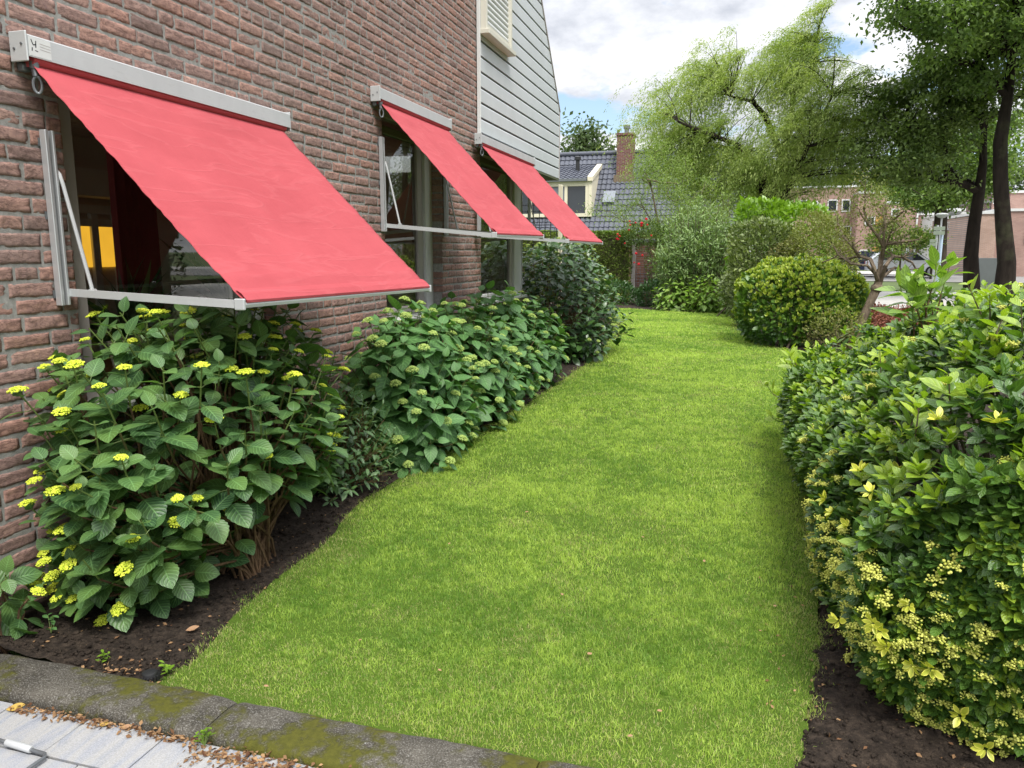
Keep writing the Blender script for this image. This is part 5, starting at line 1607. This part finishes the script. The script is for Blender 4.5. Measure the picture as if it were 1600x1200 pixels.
# thin shrub-like tree before the tiled roof
tree('slender_tree', 'open small-leaved tree with thin branches before the tiled roof', [np.array([.55, 24, 0]), np.array([.45, 24, 1.3]), np.array([.2, 24, 2.3]), np.array([-.05, 24, 3.4])], [.06, .05, .035, .02],
     [((.2, 24, 3.2), (1.2, .9, 1.3)), ((-.9, 23.8, 2.6), (1.0, .7, .6)), ((1.3, 24, 2.8), (1.1, .9, 1.0)), ((.05, 24, 4.3), (.35, .3, .6)), ((1.0, 23.5, 2.1), (1.3, .9, .7))], 150, 105, .085, LM['slender'], M['twig'], rng, None, .21, .65, rmin=.006, cat='tree', tpl=SLIM, tint=(.5, 1.0))
# gnarled little tree with a swollen knob, behind the right hedge
def gnarled():
    rng = np.random.default_rng(121); Y = 12.2
    Q = lambda u, v, dy=0: at(u, v, Y + dy)
    t = thing('gnarled_tree', 'gnarled little tree with a knobbly leaning trunk and bare twisting branches', 'tree', tuple(Q(1335, 535)))
    b = MB()
    b.tube(np.array([Q(1325, 560), Q(1338, 520), Q(1356, 480), Q(1368, 455), Q(1373, 440)]), [.080, .068, .058, .062, .055], 12, False)
    b.lathe([(.02, -.08), (.07, -.05), (.088, -.01), (.075, .04), (.02, .08)], Q(1370, 450), 12)
    limbs = [[(1372, 442), (1368, 425), (1360, 405), (1342, 400), (1322, 405), (1305, 402), (1285, 410)], [(1372, 442), (1377, 410), (1380, 385), (1372, 370), (1358, 352), (1345, 335)], [(1376, 440), (1384, 415), (1395, 400), (1410, 402), (1425, 410), (1434, 425)],
             [(1374, 440), (1376, 400), (1384, 382), (1405, 378), (1428, 376), (1436, 374)], [(1368, 428), (1355, 415), (1330, 412), (1310, 398), (1300, 380)], [(1380, 432), (1398, 418), (1416, 422), (1432, 435)], [(1380, 385), (1382, 350), (1380, 320)], [(1372, 370), (1385, 352), (1400, 340), (1412, 330)],
             [(1342, 400), (1332, 385), (1318, 370), (1310, 350)], [(1358, 352), (1350, 330), (1352, 310)], [(1384, 382), (1392, 365), (1408, 355)]]
    tips = []
    for k, l in enumerate(limbs):
        P = np.array([Q(u, v, (i - 2) * .12 * ((-1) ** k)) for i, (u, v) in enumerate(l)]); P[0] = Q(*l[0])
        b.tube(P, np.linspace(.036 if k < 4 else .024, .010, len(P)), 6, False); tips += [P[-1], P[-2]]
        for m in range(9):
            i = rng.integers(1, len(P)); d = unit(rng.normal(0, 1, 3) * (1, 1, .6) + UP * .5) * rng.uniform(.12, .34); q = P[i] + d * .5 + rng.normal(0, .03, 3)
            b.tube(np.array([P[i], q, P[i] + d]), [.008, .006, .003], 4, False); tips.append(P[i] + d)
    b.build('trunk', M['bark_pale'], t, True)
    L = Leaves(); tips = np.array(tips)
    cl = np.vstack([tips[tips[:, 2] > 1.6], np.array([Q(rng.uniform(1335, 1415), rng.uniform(296, 350), rng.normal(0, .3)) for _ in range(26)]), np.array([Q(rng.uniform(1255, 1320), rng.uniform(335, 400), rng.normal(0, .3)) for _ in range(26)])])
    for q in cl:
        m = rng.integers(15, 50); P = q + rng.normal(0, .085, (m, 3))
        L.add(P, rdir(m, rng), unit(UP + rdir(m, rng) * .8), rng.uniform(.022, .045, m), rng.random(m))
    L.build('crown', KITE, LM['brownish'], t, False)
gnarled()
tree('street_tree', 'small young street tree with bright green crown across the road', [np.array([11.15, 47, 0]), np.array([11.15, 47, 1.2]), np.array([11.1, 47, 2.2])], [.06, .05, .04], [((11.0, 47, 2.1), (1.5, 1.2, .95)), ((11.9, 47, 2.2), (.8, .8, .7))], 50, 110, .14, LM['young'], M['bark_grey'], rng, None, .3, .7, rmin=.01)
# background trees over the roofs
far = [('fartree', -9.5, 62, 11.2, 1.8, 'narrow dark tree just beside the white gable'), ('fartree', -6.5, 80, 11.2, 3.6, 'leafy tree behind the tiled roof, left of the chimney'), ('fartree', -1.8, 82, 11.3, 3.6, 'leafy tree directly behind the roof chimney'), ('fartree', 3.2, 84, 10.8, 3.2, 'leafy tree behind the roof, right of the chimney'),
       ('tree', 12.0, 92, 10.2, 5.0, 'broad tree behind the flat-roofed houses under the feathery tree'), ('tree', 19.5, 95, 10.8, 4.6, 'broad tree behind the flat roofs in the gap between the trees'), ('tree', 26.0, 92, 10.8, 5.0, 'dark tree behind the flat roofs beyond the forked trunk'),
       ('tree', 33.5, 90, 13.0, 5.2, 'dark tree behind the brick block, right of the thick trunk'), ('fartree', 7.0, 90, 9.6, 4.0, 'rounded tree glimpsed under the feathery tree')]
for k, (mt, x, y, h, r, lab) in enumerate(far):
    tree('background_tree', lab, [np.array([x, y, 0]), np.array([x, y, h * .35]), np.array([x + rng.normal(0, .4), y, h * .62])], [.35, .28, .15], [((x, y, h * .62), (r, r, h * .36)), ((x + r * .3, y, h * .75), (r * .6, r * .6, h * .22))], 55, 130, .42, LM[mt], M['bark_grey'], rng, None, .85, .7, rmin=.03)

def added_side_hedge():  # added out of view to cover the bright path mirrored in the glass
    rng = np.random.default_rng(141)
    t = thing('clipped_hedge', 'tall hedge added outside the right edge to darken the reflection in the nearest window', 'hedge', (8.6, 8, 0))
    n = 9000; P = np.c_[np.full(n, 8.2), rng.uniform(1.5, 13.4, n), rng.uniform(.02, 2.2, n)]; N = np.tile([-1., 0, .1], (n, 1))
    k = rng.random(n) < .25; P[k, 2] = 2.2; P[k, 0] = rng.uniform(8.2, 9, k.sum()); N[k] = (-.2, 0, 1)
    P += N * ((fbm(P, 1.6, 2, 3) - .5) * .5 - np.abs(rng.normal(0, .08, n)))[:, None]
    L = Leaves(); shrub_leaves(L, P, N, rng, .11, (.1, .8), .3, .8); L.build('leaves', KITE, LM['bush'], t)
    MB().box((8.4, 1.6, 0), (8.9, 13.3, 2.0)).build('twigs', M['twig'], t)
added_side_hedge()
for k, (x, y, h, r, lab) in enumerate(((21, 3, 9.5, 4.5, 'broad tree outside the right edge, seen only mirrored in the nearest window'), (24, 12, 10.5, 5.0, 'tall tree outside the right edge, mirrored in the middle window'), (22, 21, 9.0, 4.5, 'tree outside the right edge, mirrored in the farthest window'), (20, -7, 9.0, 4.5, 'tree behind the viewer on the right, mirrored in the glass'))):
    tree('background_tree', lab, [np.array([x, y, 0]), np.array([x, y, h * .3]), np.array([x, y, h * .6])], [.3, .24, .15], [((x, y, h * .58), (r, r, h * .42))], 60, 90, .42, LM['tree'], M['bark_grey'], rng, None, .9, .7, rmin=.03)

# ================================================================== FAR BUILDINGS
fh = thing('tiled_house', 'house with dark glazed tile roof, brick chimney and cream dormer', 'house', (-2, 40, 0))
def tile_roof(x0, x1, y0, z0, y1, z1, name, parent, tw=.24, rows=None, mat=None):
    """pantiles: sine wave across, stepped courses up the slope"""
    Ls = math.hypot(y1 - y0, z1 - z0); rows = rows or int(Ls / .34); nc = int((x1 - x0) / tw) * 6
    uy, uz = (y1 - y0) / Ls, (z1 - z0) / Ls; ny, nz = -uz, uy
    X = np.linspace(x0, x1, nc); ph = (X - x0) / tw * 2 * math.pi
    wv = .022 * np.sin(ph) + .010 * np.sin(2 * ph + .6)
    V = []; F = []
    for r_ in range(rows):
        for s_, hh in ((0, .055), (1.04, .012)):
            d = (r_ + s_) * Ls / rows
            for x, q in zip(X, wv): V.append((x, y0 + uy * d + ny * (hh + q), z0 + uz * d + nz * (hh + q)))
        for x, q in zip(X, wv): V.append((x, y0 + uy * r_ * Ls / rows, z0 + uz * r_ * Ls / rows))
        b0 = r_ * 3 * nc
        for i in range(nc - 1):
            F.append((b0 + i, b0 + i + 1, b0 + nc + i + 1, b0 + nc + i)); F.append((b0 + 2 * nc + i, b0 + 2 * nc + i + 1, b0 + i + 1, b0 + i))
    b = MB(); b.add(V, F); return b.build(name, mat, parent, True)
tm = NT('glazed_tile'); n_ = tm.noise(6, 4, .6); tm.pr(col=tm.mix(n_, (.055, .060, .078), (.11, .118, .145)), rough=.5, spec=.4); M['tile'] = tm.m
ry, rz, ey, ez = 40.0, 6.30, 36.4, 2.3
rf = tile_roof(-9, 2.4, ey, ez, ry, rz, 'roof', fh, .235, None, M['tile'])
MB().tube([(-9.1, ry, rz + .07), (2.5, ry, rz + .07)], .12, 10).build('ridge', M['tile'], rf, True)
gb = MB()
gb.box((-8.8, ey + .4, 0), (2.2, 43.6, ez + .1)); gb.prism([(-8.8, ey + .4, ez), (-8.8, 43.6, ez), (-8.8, ry, rz - .1)], (11, 0, 0))
gb.build('wall', mat_farbrick('far_house_brick', (.24, .12, .09), (.30, .16, .12)), fh)
MB().prism([(-9, ry + .02, rz - .02), (-9, 43.8, ez), (-9, 43.8, ez - .12), (-9, ry + .02, rz - .14)], (11.4, 0, 0)).build('rear_roof', M['tile'], fh)
ch = MB(); ch.box((-3.42, 38.9, 4.9), (-2.62, 39.7, 7.05)); ch.box((-3.46, 38.86, 7.051), (-2.58, 39.74, 7.17)); cho = ch.build('chimney', mat_farbrick('chimney_brick', (.12, .045, .038), (.16, .062, .05)), fh)
MB().lathe([(.12, 0), (.12, .22), (.17, .24), (.17, .40), (.1, .44)], (-3.0, 39.3, 7.17), 12).build('chimney_pot', M['steel'], cho)
MB().box((-3.5, 38.6, 4.75), (-2.5, 38.92, 5.15)).build('chimney_flashing', M['bark_pale'], cho)
dm = thing  # dormer is a part of the house
dz0, dz1, dy = 3.1, 4.75, 36.95
D = MB(); D.box((-8.4, dy, dz1 - .22), (-4.42, dy + .2, dz1)); dmo = D.build('dormer', M['cream'], fh)
MB().box((-8.4, dy, dz0), (-4.42, dy + .2, dz0 + .16)).build('dormer_sill', M['cream'], dmo)
for x in (-8.3, -7.3, -6.5, -5.52, -4.5): MB().box((x - .07, dy + .001, dz0 + .161), (x + .07, dy + .2, dz1 - .221)).build('window_post', M['cream'], dmo)
wg = NT('far_window_glass'); wg.pr(col=(.03, .035, .04), rough=.06, spec=.8); M['farglass'] = wg.m
for a, b_ in ((-8.23, -7.37), (-7.23, -6.57), (-6.43, -5.59), (-5.45, -4.57)): MB().box((a, dy + .1, dz0 + .165), (b_, dy + .13, dz1 - .225)).build('window_pane', M['farglass'], dmo)
MB().box((-6.42, dy + .05, dz0 + .55), (-5.6, dy + .09, dz1 - .23)).build('blind', plain('grey_blind', (.16, .17, .20), .7), dmo)
MB().prism([(-4.42, dy - .02, dz0), (-4.42, dy - .02, dz1 + .05), (-4.42, 39.0, 5.42), (-4.42, 37.2, dz0)], (.16, 0, 0)).build('dormer_cheek', M['cream'], dmo)
MB().prism([(-4.46, dy - .12, dz1), (-4.46, dy - .12, dz1 + .2), (-4.46, 39.35, 5.78), (-4.46, 39.35, 5.56)], (.26, 0, 0)).build('dormer_barge', M['cream'], dmo)
MB().box((-8.6, dy - .16, dz1 + .001), (-4.5, dy - .02, dz1 + .12)).build('gutter', M['steel'], dmo)
tile_roof(-8.7, -4.48, dy - .14, dz1 + .06, 39.6, 5.72, 'dormer_roof', dmo, .235, 9, M['tile'])
for x, y, z in ((-5.3, 38.6, 5.35), (-6.6, 39.3, 5.75)):
    MB().lathe([(.10, 0), (.10, .55), (.16, .57), (.16, .72), (.06, .76)], (x, y, z), 10).build('vent_pipe', M['black'], fh, True)
MB().prism([(-3.85, 37.62, 3.72), (-3.28, 37.62, 3.72), (-3.28, 38.1, 4.26), (-3.85, 38.1, 4.26)], (0, -.10, .09)).build('roof_window', plain('roof_window_glass', (.22, .24, .27), .2), fh)

fb = mat_farbrick('pink_brick', (.34, .20, .165), (.40, .25, .205))
fb2 = mat_farbrick('tan_brick', (.40, .26, .20), (.46, .31, .245))
def win(parent, x0, x1, z0, z1, y, fr=.10):
    w_ = MB(); w_.box((x0, y - .06, z0), (x0 + fr, y, z1)); w_.box((x1 - fr, y - .06, z0), (x1, y, z1)); w_.box((x0 + fr, y - .06, z0), (x1 - fr, y, z0 + fr)); w_.box((x0 + fr, y - .06, z1 - fr), (x1 - fr, y, z1))
    o = w_.build('window', M['white'], parent); MB().box((x0 + fr, y - .03, z0 + fr), (x1 - fr, y - .02, z1 - fr)).build('pane', M['farglass'], o)
def block(label, x0, x1, y0, y1, z1, mat, wins=(), trims=()):
    t = thing('brick_house', label, 'house', ((x0 + x1) / 2, y0, 0))
    MB().box((x0, y0, -.1), (x1, y1, z1)).build('wall', mat, t)
    MB().box((x0 - .08, y0 - .08, z1 + .001), (x1 + .08, y1 + .08, z1 + .16)).build('roof', M['white'], t)
    for w_ in wins: win(t, *w_, y0 - .002)
    return t
X = lambda u, Y: float(at(u, 360, Y)[0]); Z = lambda v, Y: float(at(1400, v, Y)[2])
b1 = block('flat-roofed pink brick house with a white corner pipe in the middle of the terrace', X(1384, 70), X(1433, 70), 70, 80, Z(319, 70), fb, [(X(1390, 70), X(1403, 70), Z(338, 70), Z(326, 70)), (X(1386, 70), X(1398, 70), Z(402, 70), Z(387, 70)), (X(1418, 70), X(1423, 70), Z(402, 70), Z(387, 70))])
MB().box((X(1430, 70), 69.9, 0), (X(1430, 70) + .12, 69.98, Z(319, 70))).build('downpipe', M['white'], b1)
MB().box((X(1416, 70), 72, Z(319, 70) + .17), (X(1420, 70), 73, Z(308, 70))).build('chimney', M['white'], b1)
block('lower pink brick house with a bay window right of the white corner pipe', X(1433, 70) + .1, X(1485, 70), 70.6, 80, Z(336, 70), fb, [(X(1453, 70), X(1463, 70), Z(350, 70), Z(340, 70))])
b3 = block('brick house with orange door panels behind the gnarled little tree', X(1338, 71), X(1384, 71) - .1, 71, 81, Z(300, 70), fb, [(X(1350, 71), X(1366, 71), Z(352, 71), Z(338, 71)), (X(1345, 71), X(1360, 71), Z(405, 71), Z(390, 71))])
og = plain('orange_panel', (.62, .36, .10), .5)
for a, b_, c, d in ((1367, 1377, 352, 338), (1366, 1374, 375, 358), (1365, 1375, 404, 386)): MB().box((X(a, 71), 70.9, Z(c, 71)), (X(b_, 71), 70.99, Z(d, 71))).build('door', og, b3)
block('brick terrace house with white parapet seen below the feathery tree', X(1232, 74), X(1338, 74) - .1, 74, 84, Z(291, 74), fb, [(X(1312, 74), X(1326, 74), Z(330, 74), Z(310, 74)), (X(1268, 74), X(1276, 74), Z(326, 74), Z(312, 74)), (X(1312, 74), X(1330, 74), Z(375, 74), Z(352, 74)), (X(1285, 74), X(1303, 74), Z(375, 74), Z(352, 74)), (X(1245, 74), X(1262, 74), Z(330, 74), Z(310, 74)), (X(1290, 74), X(1306, 74), Z(330, 74), Z(310, 74))])
wh = block('white rendered house glimpsed through the leaves right of the tiled roof', X(1090, 60), X(1142, 60), 60, 70, Z(290, 60), M['white'], [(X(1115, 60), X(1128, 60), Z(310, 60), Z(296, 60)), (X(1118, 60), X(1136, 60), Z(345, 60), Z(328, 60))])
MB().box((X(1145, 60), 59.6, 0), (X(1160, 60), 60.4, Z(322, 60))).build('annex', og, wh)
# white balcony house
bw = block('white boarded house with two-storey balcony behind the trunks', X(1478, 62), X(1518, 62), 62, 70, Z(336, 62), M['white'], [(X(1476, 62) + .2, X(1482, 62), Z(384, 62), Z(372, 62))])
MB().box((X(1478, 62) - .3, 60.9, Z(358, 62) - .12), (X(1518, 62), 61.99, Z(358, 62))).build('balcony', M['white'], bw)
rl = MB()
for k in range(22): rl.box((X(1478, 62) - .28 + k * .11, 60.92, Z(358, 62)), (X(1478, 62) - .25 + k * .11, 60.95, Z(350, 62)))
rl.box((X(1478, 62) - .3, 60.9, Z(350, 62)), (X(1518, 62), 60.97, Z(350, 62) + .06)); rl.build('railing', M['white'], bw)
MB().box((X(1474, 62) - .2, 61.0, Z(336, 62) + .17), (X(1500, 62), 62.2, Z(336, 62) + .36)).build('canopy', M['white'], bw)
MB().box((X(1470, 62), 61.9, 0), (X(1518, 62), 61.99, Z(386, 62))).build('plinth', fb, bw)
# tall blank brick block at the right
t = block('blank tan brick block with flat roof behind the thick trunk', X(1528, 54), X(1557, 54), 54, 66, Z(336, 54), fb2)
block('long low pink brick block with terrace wall at the right edge', X(1557, 54) + .05, X(1680, 54), 54.3, 66, Z(332, 54), fb, [(X(1605, 54), X(1615, 54), Z(380, 54), Z(360, 54))])
up = block('brick upper house with tall green-topped window above the blank block', X(1533, 60), X(1546, 60), 58, 66, Z(305, 58), fb, [(X(1547, 58), X(1556, 58), Z(321, 58), Z(309, 58))])
MB().box((X(1546, 58), 58.3, 0), (X(1560, 58), 66, Z(308, 58))).build('glazed_bay', M['farglass'], up); MB().box((X(1547, 58), 58.2, Z(319, 58)), (X(1556, 58), 58.28, Z(307, 58))).build('green_panel', plain('green_panel', (.25, .50, .32), .4), up)
block('set-back brick top storey with terrace at the right edge', X(1573, 60), X(1680, 60), 60, 66, Z(305, 60), fb, [(X(1596, 60), X(1604, 60), Z(320, 60), Z(311, 60))])

# ================================================================== CARS, SIGNPOST, LAMP
def car(label, x, y, body, rng, flip=1, kind='hatch'):
    t = thing('parked_car', label, 'car', (x, y, 0), 'cars parked across the road')
    Ln, Wd = 4.2, 1.75
    prof = [(-2.1, .32), (-2.1, .62), (-2.02, .78), (-1.2, .92), (-.55, 1.38), (-.3, 1.44), (1.1, 1.46), (1.55, 1.36), (1.98, .98), (2.08, .82), (2.08, .34)]
    pts = [(x + flip * a, y - Wd / 2, b) for a, b in prof]
    b = MB(); n = len(pts)
    secs = [(-Wd / 2, .97), (-Wd / 2 + .05, 1.0), (Wd / 2 - .05, 1.0), (Wd / 2, .97)]
    V = []
    for s, k in secs:
        for a, z in prof:
            nar = 1 - .16 * max(0, z - .9) / .55
            V.append((x + flip * a * k, y + s * nar, z))
    F = [[i * n + j, i * n + (j + 1) % n, (i + 1) * n + (j + 1) % n, (i + 1) * n + j] for i in range(3) for j in range(n)] + [list(range(n))[::-1], [3 * n + j for j in range(n)]]
    b.add(V, F); b.build('body', body, t, True)
    for pts2 in ([(-.98, .95), (-.48, 1.33), (.28, 1.38), (.28, .95)], [(.36, .95), (.36, 1.38), (1.15, 1.38), (1.5, 1.18), (1.55, .97)]):
        MB().prism([(x + flip * a, y - Wd / 2 * (1 - .16 * max(0, z - .9) / .55) - .012, z) for a, z in pts2], (0, .03, 0)).build('side_window', M['farglass'], t)
    MB().prism([(x + flip * -1.18, y - .62, .96), (x + flip * -.60, y - .56, 1.36), (x + flip * -.60, y + .56, 1.36), (x + flip * -1.18, y + .62, .96)], (flip * -.03, 0, .02)).build('windscreen', M['farglass'], t)
    for wx in (-1.3, 1.3):
        for s in (-1, 1):
            yy = y + s * (Wd / 2 - .09)
            o = MB().tube([(x + flip * wx, yy - .1, .31), (x + flip * wx, yy + .1, .31)], .31, 18).build('wheel', M['rubber'], t)
            MB().tube([(x + flip * wx, yy + s * .101, .31), (x + flip * wx, yy + s * .11, .31)], .2, 12).build('rim', M['alu'], o)
    for s in (-1, 1):
        MB().box((x + flip * -2.09, y + s * .55 - .16, .60), (x + flip * -1.98, y + s * .55 + .16, .72), .02).build('headlight', M['alu_pale'], t)
        MB().box((x + flip * 2.0, y + s * .62 - .1, .70), (x + flip * 2.09, y + s * .62 + .1, .86), .02).build('tail_light', M['rose'], t)
def paint(n, c):
    q = NT(n); q.pr(col=c, rough=.25, spec=.5, coat=.6); return q.m
car('white hatchback parked across the road right of the gnarled tree', float(at(1412, 420, 51)[0]), 51, paint('white_car_paint', (.72, .73, .74)), rng, -1)
car('dark blue car parked behind the gnarled tree trunk', float(at(1345, 420, 52)[0]), 52.5, paint('blue_car_paint', (.015, .022, .07)), rng, 1)
car('white car parked in the second row behind the dark blue car', float(at(1352, 420, 57)[0]) - .6, 56.5, paint('pale_car_paint', (.66, .67, .68)), rng, 1)
sp = thing('signpost', 'grey street signpost with stacked pale sign boards by the trunk', 'sign', (12.35, 44, 0))
px = float(at(1461, 400, 44)[0])
MB().tube([(px, 44, -.1), (px, 44, float(at(1461, 352, 44)[2]))], .055, 10).build('post', M['alu'], sp)
MB().tube([(px + .25, 44.1, -.1), (px + .25, 44.1, float(at(1461, 364, 44)[2]))], .07, 10).build('post', plain('pale_blue_post', (.45, .55, .68), .5), sp)
sg = plain('sign_board_green_grey', (.22, .26, .20), .5)
for (u0, u1, v0, v1) in ((1458, 1477, 367, 354), (1452, 1464, 385, 374)):
    a, b_ = at(u0, v0, 43.9), at(u1, v1, 43.9); h = (b_[2] - a[2])
    bo = MB().box((a[0], 43.88, a[2]), (b_[0], 43.93, a[2] + h * .46), .005).build('sign_board', sg, sp); bo2 = MB().box((a[0], 43.88, a[2] + h * .54), (b_[0], 43.93, b_[2]), .005).build('sign_board', sg, sp)
lp = thing('street_lamp', 'street lamp with a shallow dish head above the signpost', 'street lamp', (12.6, 45, 0))
lx, lz = float(at(1472, 336, 45)[0]), float(at(1472, 336, 45)[2])
MB().tube([(lx, 45, -.1), (lx, 45, lz - .12)], [.06, .04], 10).build('pole', M['alu'], lp)
MB().lathe([(.06, -.16), (.16, -.13), (.30, -.02), (.32, .03), (.22, .09), (.05, .11)], (lx, 45, lz), 20).build('lamp_head', M['alu_pale'], lp, True)
tag(MB().box((X(1528, 41), 41, -.1), (X(1585, 41), 42, Z(403, 41))).build('low_wall', M['steel']), 'low dark wall at the foot of the blank brick block', 'wall')
# plants inside the room
def houseplant(P, h, n, label, seed):
    rng = np.random.default_rng(seed); P = np.array(P); t = thing('houseplant', label, 'plant', tuple(P)); L = Leaves()
    MB().lathe([(.09, 0), (.12, .2), (.125, .22), (.1, .22)], P, 16).build('pot', M['cream'], t, True)
    for k in range(n):
        d = unit(rng.normal(0, .7, 3) + UP); L.add(P + UP * .2, d, unit(np.cross(d, rng.normal(0, 1, 3))), h * rng.uniform(.5, 1), rng.random())
    L.build('leaves', leaf_tpl(7, .045, .4, .2, .5, 0, 1, .9), LM['bush'], t)
houseplant((-1.0, 3.85, .72), .50, 34, 'spiky potted plant behind the glass of the nearest wide window', 3)
houseplant((-.8, 4.6, .85), .6, 40, 'bushy potted plant deeper inside behind the nearest awning', 4)
MB  # end
